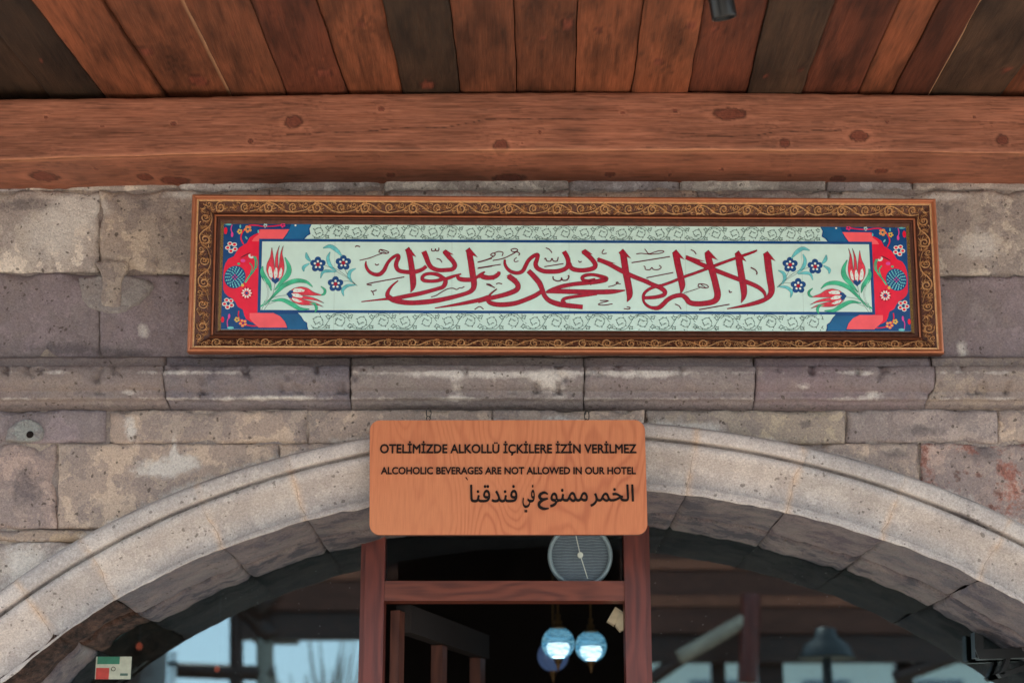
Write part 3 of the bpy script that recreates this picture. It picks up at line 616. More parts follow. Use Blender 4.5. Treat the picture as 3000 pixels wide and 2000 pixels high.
def side_pt(side, s, o, n):
    """s from -1..1 along the rail between the mitres; o inwards"""
    gx, gy = (gL, gR), (gT, gB)
    if side in ('top', 'bottom'):
        g = sides[side][1]; f = o / g
        x0 = -FW / 2 + gL * f; x1 = FW / 2 - gR * f; v = (FH / 2 - o) if side == 'top' else (-FH / 2 + o)
        return LP(x0 + (x1 - x0) * (s + 1) / 2, v, n)
    g = sides[side][1]; f = o / g; v0 = -FH / 2 + gB * f; v1 = FH / 2 - gT * f; x = (-FW / 2 + o) if side == 'left' else (FW / 2 - o)
    return LP(x, v0 + (v1 - v0) * (s + 1) / 2, n)
def rail_strip(side, prof_part, mt, name, parent=frame):
    V = []; F = []
    for (o, n) in prof_part: V += [side_pt(side, -1, o, n), side_pt(side, 1, o, n)]
    for i in range(len(prof_part) - 1): F.append((2 * i, 2 * i + 1, 2 * i + 3, 2 * i + 2))
    return mk(name, V, F, mt, parent)
def band_h(o, g):
    p = rail_profile(g); return float(np.interp(o, [q[0] for q in p[11:15]], [q[1] for q in p[11:15]]))
for side in sides:
    g = sides[side][1]; p = rail_profile(g)
    ro = rail_strip(side, p[0:4], M['gold_side'], 'frame_rail')
    rail_strip(side, p[3:9], M['gold_lip'], 'outer_lip', ro); rail_strip(side, p[8:11], M['gold'], 'lip_highlight', ro)  # thin brighter gold strip paints the lip's highlight line
    rail_strip(side, p[10:15], M['gold_dark'], 'carved_band', ro)
    rail_strip(side, p[14:16], M['gold_dark'], 'inner_step', ro); rail_strip(side, p[15:18], M['gold_lip'], 'gilt_bead', ro); rail_strip(side, p[17:23], M['gold_dark'], 'inner_bead', ro)
    rail_strip(side, p[22:25], M['speckle'] if side in ('left', 'right') else M['gold_dark'], 'sight_edge', ro)
    # carved acanthus relief
    length = FW if side in ('top', 'bottom') else FH
    gi0, gi1 = .0175, g - .0275; bw = gi1 - gi0
    mb = MB(); mb2 = MB()
    nun = max(1, round((length - .06) / .128)); U = (length - .07) / nun
    def bp(sm_, t, lift):
        o = gi0 + bw * (1 - t); s_ = -1 + 2 * (sm_ / length); lim = 1 - 2 * o / length
        f = o / g
        if side in ('top', 'bottom'): x = -FW / 2 + sm_; v = FH / 2 - o if side == 'top' else -FH / 2 + o; ok = -FW / 2 + gL * f < x < FW / 2 - gR * f; q = (x, v)
        else: v = -FH / 2 + sm_; x = -FW / 2 + o if side == 'left' else FW / 2 - o; ok = -FH / 2 + gB * f < v < FH / 2 - gT * f; q = (x, v)
        return (LP(q[0], q[1], band_h(o, g) + lift) if ok else None)
    def rib(pts, w0, w1, lift=.0042):
        w0 *= 1.1; w1 *= 1.1
        P = smoothline(pts, 5); n = len(P); V = []; F = []
        for i in range(n):
            t_ = P[min(i + 1, n - 1)] - P[max(i - 1, 0)]; sc = np.array([1, bw]); tt = t_ * sc; L_ = np.hypot(*tt) + 1e-9; nn = np.array([-tt[1], tt[0]]) / L_
            f = i / (n - 1); wd = (w0 + (w1 - w0) * f) * math.sin(math.pi * (.12 + .84 * f)) ** .6
            a = P[i] + nn * wd / sc; c = P[i] - nn * wd / sc; q = [bp(a[0], a[1], .0002), bp(P[i][0], P[i][1], lift), bp(c[0], c[1], .0002)]
            if any(z is None for z in q): 
                if len(V) >= 6: break
                return
            V += q
        m_ = len(V) // 3
        for i in range(m_ - 1): F += [(3 * i, 3 * i + 1, 3 * i + 4, 3 * i + 3), (3 * i + 1, 3 * i + 2, 3 * i + 5, 3 * i + 4)]
        (mb if lift > .003 else mb2).add(V, F)
    def spiral(cx, cy, r0, turns, dr, st, w_=.0011, asp=1.0):
        n = int(10 * abs(turns)) + 4; rib([(cx + r0 * (1 - .86 * i / n) * math.cos(st + dr * 6.283 * abs(turns) * i / n), cy + r0 / bw * asp * (1 - .86 * i / n) * math.sin(st + dr * 6.283 * abs(turns) * i / n)) for i in range(n + 1)], w_ * 1.25, w_)
    rs = random.Random(4)
    for k in range(-1, nun + 1):
        b0 = .035 + k * U; X = lambda a: b0 + a * U
        rib([(X(-.1), .15), (X(.08), .35), (X(.2), .75), (X(.36), .9), (X(.5), .62), (X(.6), .28), (X(.78), .1), (X(.95), .2)], .0012, .0016)
        spiral(X(.30), .52, .0135, 1.6, 1, 1.2, .0014); spiral(X(.80), .55, .012, 1.5, -1, -1.0, .0012); spiral(X(.06), .78, .0075, 1.3, 1, 2.5, .001)
        for (cx, cy, n_, a0_, a1_, ln) in ((.33, .42, 6, -1.2, 1.0, .016), (.62, .3, 6, 1.8, 3.6, .018), (.88, .42, 6, 2.2, 4.4, .015), (.08, .3, 5, -.4, 1.6, .016), (.52, .72, 5, .1, 1.8, .014), (.72, .8, 4, 1.2, 2.8, .012), (.2, .1, 4, .2, 1.4, .013), (.98, .86, 4, 3.6, 5.2, .014)):
            for j in range(n_):
                a = a0_ + (a1_ - a0_) * j / (n_ - 1); l_ = ln * rs.uniform(.75, 1.1)
                x0, y0 = X(cx), cy; x1 = x0 + l_ * math.cos(a); y1 = y0 + l_ / bw * math.sin(a); xm = (x0 + x1) / 2 + .0022 * math.sin(a); ym = (y0 + y1) / 2 - .0022 / bw * math.cos(a)
                if 0.02 < y1 < .98: rib([(x0 + (x1 - x0) * .2, y0 + (y1 - y0) * .2), (xm, ym), (x1, y1)], .0014, .0008, .0034 if j % 2 else .0028)
        for j in range(46):
            x0 = X(rs.uniform(0, 1)); y0 = rs.uniform(.06, .94); a = rs.choice([.7, 2.4, 3.9, 5.5]) + rs.uniform(-.5, .5); l_ = rs.uniform(.006, .011); x1 = x0 + l_ * math.cos(a); y1 = y0 + l_ / bw * math.sin(a)
            if .03 < y1 < .97: rib([(x0, y0), ((x0 + x1) / 2 + .0016 * math.sin(a), (y0 + y1) / 2 - .0016 / bw * math.cos(a)), (x1, y1)], .0011, .0009, .0026)
    mb.build('acanthus_relief', M['gold'], ro, kind='stuff'); mb2.build('acanthus_leafage', M['gold_mid'], ro, kind='stuff')
# ---- tiles: six across, butted with hairline joints
tw = [toL(x, 812)[0] for x in (980, 1324, 1668, 2009, 2350)]; tx = [aL - .002] + tw + [aR + .002]
TW0 = []
for a, b_ in zip(tx[:-1], tx[1:]):
    mb = MB(); e = .00035
    mb.box((a + e, -.008, aB - .002), (b_ - e, 0, aT + .002), lambda p: LP(p[0], p[2], NA + p[1])); mb.build('tile', M['mint'], frame)
mb = MB().box((-FW / 2 + .012, -.062, -FH / 2 + .012), (FW / 2 - .012, -.050, FH / 2 - .012), lambda p: LP(p[0], p[2], p[1])); mb.build('backing_board', M['dark_wood'], frame)
# ---- glaze painting: thin fired layers on the tiles
layer = [NA + .0003]
Z = {k: NA + .0003 + .00022 * i for i, k in enumerate(['base', 'a', 'b', 'c', 'd', 'e', 'f', 'g', 'h'])}
MOT = []
cur = None; tick = 0
def motif(name, kind=None):
    global cur
    cur = {1: {}, -1: {}}; MOT.append((name, kind, cur))
def art(m_, key): return cur[m_].setdefault(key, MB())
def poly(P, key, lay, mir=False):
    global tick
    tick += 1; dz = (tick % 40) * 4e-6
    P = [np.array(p) for p in P]
    for m_ in ((1, -1) if mir else (1,)):
        Q = [(p[0] if m_ == 1 else (aL + aR) - p[0], p[1]) for p in P]
        t = tessellate_polygon([[Vector((q[0], q[1], 0)) for q in Q]])
        V = [LP(q[0], q[1], Z[lay] + dz) for q in Q]; F = []
        for f in t:
            A, B_, C_ = [Q[i] for i in f]; cr_ = (B_[0] - A[0]) * (C_[1] - A[1]) - (B_[1] - A[1]) * (C_[0] - A[0])
            F.append(f if cr_ > 0 else f[::-1])
        art(m_, key).add(V, F)
def ribbon(P, ws, key, lay, mir=False, n=5, smooth_=True):
    global tick
    tick += 1; dz = (tick % 40) * 4e-6
    D = np.column_stack([np.array(P, float), np.broadcast_to(np.array(ws, float).reshape(-1), (len(P),))])
    D = smoothline(D, n) if smooth_ and len(D) > 2 else D
    Lf, Rt = [], []
    for i in range(len(D)):
        t = D[min(i + 1, len(D) - 1), :2] - D[max(i - 1, 0), :2]; t = t / (np.hypot(*t) + 1e-12); nn = np.array([-t[1], t[0]]) * D[i, 2] / 2
        Lf.append(D[i, :2] + nn); Rt.append(D[i, :2] - nn)
    for m_ in ((1, -1) if mir else (1,)):
        V = []; F = []
        for a, b_ in zip(Lf, Rt):
            for q in (a, b_): V.append(LP(q[0] if m_ == 1 else (aL + aR) - q[0], q[1], Z[lay] + dz))
        for i in range(len(Lf) - 1): F.append((2 * i, 2 * i + 1, 2 * i + 3, 2 * i + 2) if m_ == 1 else (2 * i + 2, 2 * i + 3, 2 * i + 1, 2 * i))
        art(m_, key).add(V, F)
def Lc(x, y): return toL(540 + x / 3.1367, 560 + y / 3.1367)
MM = float(np.linalg.norm(Lc(110, 100) - Lc(100, 100))) / 10          # metres per crop unit of the left end
def disc(c, rx, ry, key, lay, rot=0, n=14, mir=True):
    poly([(c[0] + rx * math.cos(q) * math.cos(rot) - ry * math.sin(q) * math.sin(rot), c[1] + rx * math.cos(q) * math.sin(rot) + ry * math.sin(q) * math.cos(rot)) for q in [2 * math.pi * i / n for i in range(n)]], key, lay, mir)
def LP_(pts): return [Lc(*p) for p in pts]
motif('end_field')
# end fields
navy_edge = [(368, 296), (1175, 296), (1150, 345), (1160, 395), (1130, 412), (1105, 440), (1080, 470), (1045, 1115), (1075, 1150), (1100, 1190), (1130, 1210), (1130, 1240), (1140, 1274), (338, 1274)]
poly([(aL - .001, aT), Lc(1175, 296), Lc(1150, 345), Lc(1160, 395), Lc(1130, 412), Lc(1105, 440), Lc(1078, 465), Lc(700, 465), Lc(690, 1115), Lc(1042, 1115), Lc(1075, 1150), Lc(1100, 1190), Lc(1130, 1210), Lc(1130, 1240), Lc(1140, 1272), (aL - .001, aB)], 'navy', 'base', True)
for dy, P in ((0, [(985, 300), (1165, 300), (1140, 345), (1148, 392), (1118, 408), (1094, 436), (1072, 455), (900, 455), (945, 405)]), (1, [(830, 1128), (1046, 1128), (1068, 1155), (1092, 1194), (1120, 1214), (1122, 1265), (955, 1265), (935, 1205), (890, 1160)])):
    motif('blue_field'); poly(LP_(P), 'teal', 'a', True)
motif('crimson_field')
poly(LP_([(690, 352), (680, 385), (640, 402), (600, 428), (575, 478), (545, 495), (505, 522), (478, 560), (455, 600), (405, 622), (378, 665), (362, 720), (358, 800), (358, 900), (372, 935), (405, 968), (440, 985), (470, 1020), (492, 1062), (538, 1088), (552, 1140), (570, 1176), (605, 1196), (662, 1220), (680, 1252), (685, 1252), (695, 1120), (700, 460), (720, 352)]), 'crimson', 'b', True)
motif('coral_field')
poly(LP_([(965, 352), (700, 352), (680, 400), (640, 430), (620, 462), (870, 462), (905, 440), (935, 400)]), 'coral', 'c', True)
motif('coral_field')
poly(LP_([(945, 1253), (684, 1253), (640, 1215), (600, 1170), (600, 1120), (820, 1120), (880, 1150), (925, 1200)]), 'coral', 'c', True)
# cartouche band
cl = (Lc(716, 480)[0] + Lc(700, 1098)[0]) / 2; ctp = toL(1668, 712)[1]; cbt = toL(1668, 911)[1]; cr_x = (aL + aR) - cl; bwid = .0072
motif('cartouche')
poly([(cl - bwid * 1.1, cbt - bwid), (cr_x + bwid * 1.1, cbt - bwid), (cr_x + bwid * 1.1, ctp + bwid), (cl - bwid * 1.1, ctp + bwid)], 'navy', 'd')
poly([(cl, cbt), (cr_x, cbt), (cr_x, ctp), (cl, ctp)], 'mint', 'e')
for x in tw:
    motif('tile_joint'); ribbon([(x, aB), (x, cbt - bwid)], .0008, 'joint', 'a', smooth_=False); ribbon([(x, cbt), (x, ctp)], .0009, 'joint', 'f', smooth_=False); ribbon([(x, ctp + bwid), (x, aT)], .0008, 'joint', 'a', smooth_=False)
# tulips, leaves and sprigs inside the cartouche (mirrored at the other end)
def leaf(P, w_, key, lay='g', ol='f', o=4, tip=True):
    motif('leaf')
    n = len(P); ws = [w_ * math.sin(math.pi * (i + .15) / (n - 1 + .3)) + 1 for i in range(n)]
    Q = LP_(P); ribbon(Q, [(x + o) * MM for x in ws], 'line', ol, True); ribbon(Q, [x * MM for x in ws], key, lay, True)
def stem(P, w_=3.5, key='line', lay='g'): motif('stem'); ribbon(LP_(P), w_ * MM, key, lay, True)
leaf([(722, 690), (715, 740), (740, 800), (780, 850), (800, 915)], 42, 'green'); leaf([(925, 610), (960, 690), (955, 760), (900, 830), (830, 910)], 46, 'green')
leaf([(725, 1050), (765, 975), (770, 900), (728, 800)], 8, 'mint'); 
leaf([(1180, 880), (1120, 835), (1030, 825), (930, 860), (850, 930), (740, 1050)], 40, 'green'); leaf([(800, 1010), (900, 1000), (990, 1040), (1060, 1080), (1150, 1085)], 38, 'green')
leaf([(1150, 1030), (1200, 1040), (1215, 1080), (1200, 1115)], 24, 'green'); leaf([(1255, 875), (1292, 910), (1285, 945), (1255, 955)], 22, 'green')
stem([(712, 1085), (760, 1010), (850, 970), (955, 955)]); stem([(735, 1090), (800, 990), (825, 900), (832, 850)]); stem([(700, 1060), (730, 1040), (745, 1010)], 16, 'green'); stem([(775, 1040), (860, 1010), (950, 1015)], 3)
def tulip(cx, cy, ang, sc):
    motif('tulip')
    ca, sa = math.cos(ang), math.sin(ang)
    T = lambda x, y: Lc(cx + (x * ca - y * sa) * sc, cy + (x * sa + y * ca) * sc)
    body = [(-25, 130), (-60, 90), (-82, 30), (-78, -30), (-50, -90), (-38, -150), (-32, -180), (-24, -130), (-14, -60), (-4, 20), (-2, -60), (10, -130), (38, -200), (26, -140), (24, -70), (28, 10), (36, -50), (48, -130), (74, -200), (62, -130), (76, -60), (82, 10), (66, 80), (28, 130)]
    poly([T(*p) for p in body], 'petal', 'g', True)
    for side_ in ([(-58, 85), (-66, 30), (-56, -10), (-40, 0), (-26, 60), (-24, 110)], [(-8, 110), (-16, 50), (2, 0), (16, 10), (20, 60), (12, 110)], [(28, 112), (34, 50), (52, 0), (64, 30), (56, 80)]):
        poly([T(*p) for p in side_], 'pale', 'h', True)
    ribbon([T(*p) for p in body + body[:1]], 3.2 * MM, 'line', 'h', True, n=3)
    for (x, y) in ((-46, -20), (-44, 20), (-42, 60), (2, -10), (2, 30), (2, 70), (48, -10), (48, 30), (44, 70)): disc(T(x, y), 4 * MM, 4 * MM, 'petal', 'h', n=6)
    poly([T(*p) for p in [(-38, 100), (-20, 92), (-8, 112), (8, 92), (20, 100), (38, 98), (30, 130), (14, 142), (0, 156), (-14, 142), (-34, 128)]], 'navy', 'h', True)
tulip(838, 700, 0, 1.0); tulip(1092, 965, math.radians(98), 1.0)
def flower5(x, y, r, lay='g'):
    motif('blossom')
    for i in range(5):
        a = 2 * math.pi * i / 5 - math.pi / 2; c = Lc(x + r * .62 * math.cos(a), y + r * .62 * math.sin(a))
        disc(c, r * .44 * MM, r * .44 * MM, 'navy', lay, n=10); c2_ = Lc(x + r * .42 * math.cos(a), y + r * .42 * math.sin(a)); disc(c2_, r * .16 * MM, r * .16 * MM, 'pale', 'h', n=6)
    disc(Lc(x, y), r * .27 * MM, r * .27 * MM, 'red', 'h', n=9)
for x, y in ((1228, 675), (1462, 660), (1390, 855)): flower5(x, y, 70)
leaf([(1120, 565), (1130, 610), (1165, 650)], 30, 'aqua'); leaf([(1098, 740), (1098, 700), (1150, 665)], 28, 'aqua'); leaf([(1275, 525), (1340, 508), (1400, 545), (1450, 600)], 36, 'aqua')
leaf([(1340, 560), (1320, 620), (1345, 690), (1400, 740)], 30, 'aqua'); leaf([(1252, 800), (1275, 745), (1330, 735), (1390, 745)], 26, 'aqua'); leaf([(1575, 712), (1525, 740), (1515, 790), (1545, 840)], 30, 'aqua'); leaf([(1465, 965), (1455, 910), (1500, 870), (1580, 862)], 28, 'aqua')
stem([(1590, 872), (1500, 790), (1400, 720), (1290, 685)]); stem([(1590, 872), (1520, 800), (1475, 720)]); stem([(1590, 872), (1520, 830), (1450, 830)]); stem([(1590, 872), (1500, 800), (1400, 740), (1340, 700)], 3)
# end-field flowers
motif('chrysanthemum')
for r_ in range(5):
    n_ = [18, 15, 12, 8, 4][r_]; rr = [.90, .72, .54, .36, .18][r_]
    if r_ == 0: disc(Lc(465, 790), 98 * MM, 108 * MM, 'navy', 'd', rot=-.3, n=20)
    for i in range(n_):
        a = 2 * math.pi * (i + .5 * (r_ % 2)) / n_; c = Lc(465 + 92 * rr * math.cos(a), 790 + 100 * rr * math.sin(a)); disc(c, 10 * MM, 6 * MM, 'pink' if r_ == 4 else 'aqua', 'e', rot=-a + .6, n=7)
motif('daisy')
for i in range(10):
    a = i * .628; disc(Lc(573 + 34 * math.cos(a), 937 + 34 * math.sin(a)), 14 * MM, 8 * MM, 'pale', 'e', rot=-a, n=7); disc(Lc(573 + 52 * math.cos(a + .3), 937 + 52 * math.sin(a + .3)), 9 * MM, 4 * MM, 'outline', 'd', rot=-a, n=6)
disc(Lc(573, 937), 14 * MM, 14 * MM, 'navy', 'f', n=9)
def st(P, w_, key, lay='e'): motif('stem'); ribbon(LP_(P), w_ * MM, key, lay, True)
st([(560, 840), (600, 780), (645, 720), (655, 650), (640, 600)], 15, 'green'); st([(605, 770), (625, 700), (600, 660)], 10, 'green'); st([(660, 715), (672, 660), (655, 600)], 8, 'green', 'f')
motif('flower_bud')
disc(Lc(612, 600), 26 * MM, 18 * MM, 'pale', 'e', rot=-.6); disc(Lc(620, 590), 14 * MM, 12 * MM, 'petal', 'f'); motif('petal'); disc(Lc(540, 640), 22 * MM, 16 * MM, 'pink', 'e'); motif('petal'); disc(Lc(500, 668), 14 * MM, 10 * MM, 'green', 'e'); motif('petal'); disc(Lc(535, 865), 14 * MM, 14 * MM, 'yellow', 'e')
def flw(x, y, r, k1, k2):
    motif('blossom')
    for i in range(5):
        a = i * 1.2566 + .5; disc(Lc(x + r * .62 * math.cos(a), y + r * .62 * math.sin(a)), r * .42 * MM, r * .36 * MM, k1, 'c', n=8); disc(Lc(x + r * .62 * math.cos(a), y + r * .62 * math.sin(a)), r * .27 * MM, r * .22 * MM, k2, 'd', n=8)
    disc(Lc(x, y), r * .2 * MM, r * .2 * MM, 'navy', 'e', n=7)
flw(435, 516, 58, 'pale', 'crimson'); flw(404, 1032, 56, 'pale', 'crimson'); flw(585, 350, 36, 'yellow', 'coral'); flw(540, 1212, 38, 'coral', 'yellow'); flw(510, 372, 26, 'yellow', 'yellow'); flw(484, 1180, 26, 'yellow', 'yellow'); flw(905, 312, 26, 'crimson', 'pink'); flw(745, 318, 20, 'pale', 'aqua')
st([(545, 490), (520, 430), (540, 370), (590, 320), (660, 315), (730, 325), (820, 322), (900, 312)], 11, 'crimson', 'c'); st([(440, 310), (430, 350), (445, 400)], 8, 'pink', 'c'); motif('petal'); disc(Lc(440, 400), 11 * MM, 24 * MM, 'pink', 'd'); st([(500, 1100), (500, 1160), (540, 1215), (600, 1235), (665, 1240)], 10, 'crimson', 'c')
st([(400, 1250), (395, 1200), (412, 1150)], 8, 'pink', 'c'); motif('petal'); disc(Lc(412, 1150), 10 * MM, 24 * MM, 'pink', 'd'); motif('petal'); disc(Lc(380, 365), 16 * MM, 34 * MM, 'crimson', 'c'); motif('petal'); disc(Lc(352, 1180), 14 * MM, 28 * MM, 'crimson', 'c'); motif('petal'); disc(Lc(515, 325), 8 * MM, 18 * MM, 'aqua', 'c'); motif('petal'); disc(Lc(570, 430), 8 * MM, 18 * MM, 'aqua', 'c', rot=.6)
motif('petal'); disc(Lc(425, 1255), 30 * MM, 12 * MM, 'aqua', 'c'); motif('petal'); disc(Lc(405, 308), 30 * MM, 8 * MM, 'aqua', 'c'); motif('petal'); disc(Lc(680, 372), 7 * MM, 16 * MM, 'aqua', 'c'); motif('petal'); disc(Lc(1022, 316), 9 * MM, 9 * MM, 'pale', 'd'); motif('petal'); disc(Lc(560, 590), 50 * MM, 6 * MM, 'outline', 'd', rot=.5)
# fine scrollwork on the pale borders
def scrollwork(y0, y1, seed):
    motif('border_scrollwork', 'stuff')
    rs = random.Random(seed); h = y1 - y0; x0 = Lc(1165, 400)[0]; x1 = (aL + aR) - x0; per = h * 2.55; n_ = int((x1 - x0) / per) + 1
    def inr(p): return x0 + .003 < p[0] < x1 - .003 and y0 + .0008 < p[1] < y1 - .0008
    def line(P, w_, key='scroll', lay='b'):
        P = [p for p in P if inr(p)]
        if len(P) > 2: ribbon(P, w_, key, lay, n=3)
    for k in range(n_ + 1):
        bx = x0 + k * per
        for (fx, fy, r_, d_, st0, tn) in ((.18, .50, .44, 1, -2.6, 1.35), (.68, .50, .44, -1, 2.6, 1.35), (.43, .80, .17, -1, .4, 1.1), (.93, .20, .17, 1, -.4, 1.1), (.43, .18, .15, 1, 2, 1), (.93, .80, .15, -1, 1, 1)):
            cx, cy, r0 = bx + fx * per, y0 + fy * h, r_ * h; m_ = int(14 * tn) + 4
            P = [(cx + r0 * (1 - .78 * q / m_) * math.cos(st0 + d_ * 6.283 * tn * q / m_), cy + r0 * (1 - .78 * q / m_) * math.sin(st0 + d_ * 6.283 * tn * q / m_)) for q in range(m_ + 1)]
            line(P, .0013 if r_ > .3 else .0010)
            for q in range(1, m_, 2):
                a = math.atan2(P[q][1] - cy, P[q][0] - cx); sgn_ = 1 if q % 4 == 1 else -1; a2 = a + sgn_ * .9 * d_; l_ = .0042 * (1 if r_ > .3 else .7)
                c0_ = (P[q][0] + sgn_ * l_ * .6 * math.cos(a2), P[q][1] + sgn_ * l_ * .6 * math.sin(a2))
                if inr(c0_): disc(c0_, l_ * .62, .0011, 'line' if q % 3 == 0 else 'scroll', 'c', rot=a2, n=6, mir=False)
        line([(bx - .06 * per, y0 + .2 * h), (bx + .08 * per, y0 + .06 * h), (bx + .3 * per, y0 + .08 * h), (bx + .43 * per, y0 + .5 * h), (bx + .55 * per, y0 + .93 * h), (bx + .78 * per, y0 + .95 * h), (bx + .93 * per, y0 + .5 * h)], .0013)
        for q in range(9):
            p = (bx + rs.uniform(0, per), y0 + rs.choice([.05, .95, rs.uniform(.1, .9)]) * h); a = rs.uniform(0, 3.1)
            if inr(p): disc(p, .0022, .0009, 'line', 'c', rot=a, n=6, mir=False)
scrollwork(ctp + bwid, aT, 3); scrollwork(aB, cbt - bwid, 4)
# ---- calligraphy, brush strokes (x, y, width) surveyed on the photograph in three strips
TA = lambda x, y: toL(1040 + x / 5.88, 680 + y / 5.88); TB = lambda x, y: toL(1400 + x / 4.704, 680 + y / 4.704); TC = lambda x, y: toL(1850 + x / 4.704, 680 + y / 4.704)
UA = float(np.linalg.norm(TA(110, 700) - TA(100, 700))) / 10; UB = float(np.linalg.norm(TB(110, 500) - TB(100, 500))) / 10
def stroke(T, U, pts, ol=7):
    motif('calligraphy_stroke'); pts = [(p[0], p[1], p[2] * 1.10 + 1) for p in pts]
    P = [T(p[0], p[1]) for p in pts]; ws = np.array([p[2] for p in pts], float)
    ribbon(P, (ws + ol) * U, 'outline', 'g', n=7); ribbon(P, np.maximum(ws - ol * .6, 1) * U, 'red', 'h', n=7)
def pen(T, U, pts, w_=15): motif('calligraphy_mark'); ribbon([T(*p) for p in pts], w_ * U, 'outline', 'h', n=5)
def fill(T, pts):
    motif('calligraphy_serif'); P = [T(*p) for p in pts]; c = np.mean(P, axis=0); poly([c + (p - c) * 1.03 for p in P], 'outline', 'g'); poly([c + (p - c) * .93 for p in P], 'red', 'h')
a_ = (TA, UA); b_ = (TB, UB); c_ = (TC, UB)
stroke(*a_, [(190,500,10),(190,580,35),(235,670,45),(320,725,52),(420,730,60),(500,660,58),(560,540,48),(640,450,45),(730,400,45),(750,440,60),(715,520,62),(712,600,62),(760,665,60),(880,690,60),(1020,690,62),(1150,650,55),(1230,590,50)])
stroke(*a_, [(1185,335,78),(1225,430,74),(1262,530,70),(1320,612,66),(1430,655,62),(1560,657,62),(1680,640,60),(1722,580,66),(1690,510,68),(1620,430,72),(1545,335,78)]); fill(TA, [(1510,345),(1560,303),(1702,395),(1640,385),(1580,400)])
stroke(*a_, [(925,320,88),(950,450,84),(975,600,86),(992,750,92),(1002,880,90),(990,970,60),(958,1040,4)]); fill(TA, [(862,312),(930,260),(1055,430),(1000,410),(900,380)])
stroke(*a_, [(1160,810,55),(1165,770,50),(1220,730,46),(1310,718,48),(1420,735,55),(1510,785,52),(1560,830,60)]); stroke(*a_, [(1140,800,40),(1190,835,55),(1300,848,50),(1420,838,52),(1500,812,60),(1560,800,50)])
stroke(*a_, [(1550,800,50),(1558,870,68),(1515,945,60),(1400,985,55),(1150,1052,62),(900,1102,62),(700,1140,55),(560,1152,36),(400,1168,22),(110,1200,10)])
stroke(*a_, [(1560,812,50),(1700,762,42),(1830,722,16)]); stroke(*a_, [(1762,745,40),(1790,800,62),(1870,822,68),(2000,820,62),(2090,785,45),(2160,735,38),(2235,688,14)]); stroke(*a_, [(2165,735,36),(2230,770,60),(2300,785,60),(2400,790,60)])
stroke(*a_, [(1965,330,88),(1990,480,90),(2012,620,92),(2032,760,92),(2050,880,88),(2035,975,74),(1960,1040,62),(1800,1092,60),(1600,1142,66),(1400,1182,72),(1200,1207,76),(1000,1220,72),(850,1212,76),(700,1182,80),(600,1135,78),(560,1085,66),(578,1010,48),(650,915,28),(745,838,12)]); fill(TA, [(1903,322),(1972,268),(2115,438),(2050,412),(1940,390)])
stroke(*a_, [(1375,1310,10),(1600,1275,28),(1900,1222,52),(2150,1168,60),(2300,1120,62)])
for P, w_ in (([(80,490),(250,450),(380,400),(465,372)],16),([(410,350),(435,305),(500,315),(570,340),(575,362),(520,372),(440,355),(410,350)],18),([(440,310),(500,345),(540,365)],14),([(345,550),(375,572),(415,555)],20),([(1405,460),(1460,475),(1500,525)],18),([(1320,285),(1325,325),(1375,325),(1385,290),(1395,322),(1440,322),(1445,272)],18),([(290,918),(205,902),(330,870),(850,775)],20),([(275,1010),(305,1025),(375,1000)],20),([(300,1015),(325,1090)],18),([(1310,1120),(1400,1092),(1500,1030),(1600,980),(1690,970),(1750,992),(1800,965),(1840,965),(1885,940)],18),([(2060,1335),(2145,1285),(2215,1330)],18),([(8,262),(30,240),(90,255)],20),([(2110,525),(2200,505),(2360,455)],18),([(2110,630),(2360,592)],18),([(2265,900),(2360,935)],26)): pen(*a_, P, w_)
stroke(*b_, [(0,622,42),(50,580,34),(98,548,10)]); stroke(*b_, [(35,590,34),(60,618,48),(130,632,52),(225,620,50),(282,580,46),(290,545,28)])
stroke(*b_, [(0,952,50),(130,920,50),(300,882,52),(440,842,56),(535,795,58),(552,735,60),(510,675,62),(420,605,66)]); fill(TB, [(395,610),(430,585),(542,645),(490,640),(450,650)])
stroke(*b_, [(370,380,20),(372,440,30),(402,500,36),(460,548,40),(550,565,42),(620,535,44),(660,460,44),(700,390,42),(770,330,42),(825,315,42),(815,375,46),(795,440,50),(820,498,52),(900,538,52),(1000,546,52),(1120,538,52),(1215,500,50),(1245,440,52),(1235,360,54),(1185,268,54)])
stroke(*b_, [(1258,430,44),(1290,498,52),(1370,525,52),(1480,526,52),(1590,500,52),(1618,455,54),(1590,400,54),(1530,335,56),(1450,265,58)]); fill(TB, [(1425,270),(1480,236),(1582,312),(1530,305),(1480,320)])
stroke(*b_, [(695,535,56),(770,610,62),(845,700,64),(885,790,56),(920,880,52),(985,945,56),(1080,985,62),(1200,1008,60),(1445,1034,52)])
stroke(*b_, [(872,822,46),(780,880,52),(640,940,52),(500,985,54),(330,1002,56),(210,990,52),(145,955,46),(145,900,28),(190,840,16),(262,785,10)])
stroke(*b_, [(938,832,16),(1000,800,32),(1150,752,46),(1300,722,46),(1480,702,50),(1650,682,54),(1765,650,58),(1710,618,46),(1600,590,34),(1500,594,38),(1442,622,40),(1450,658,38),(1520,672,34),(1620,655,34)])
stroke(*b_, [(940,832,18),(1100,818,52),(1300,822,56),(1600,828,58),(1850,822,52),(2028,804,8)]); stroke(*b_, [(1640,848,36),(1450,875,36),(1300,895,36),(1200,918,36),(1165,950,38),(1200,985,44)])
stroke(*b_, [(2000,290,76),(2020,430,78),(2045,590,78),(2075,740,78),(2090,850,74),(2080,910,48),(2055,962,4)]); fill(TB, [(1940,285),(2000,233),(2112,368),(2060,345),(1970,330)])
stroke(*b_, [(1650,378,48),(1800,440,50),(1950,520,54),(2080,585,52),(2200,638,50),(2352,692,50)]); fill(TB, [(1640,375),(1665,352),(1900,436),(1800,425)])
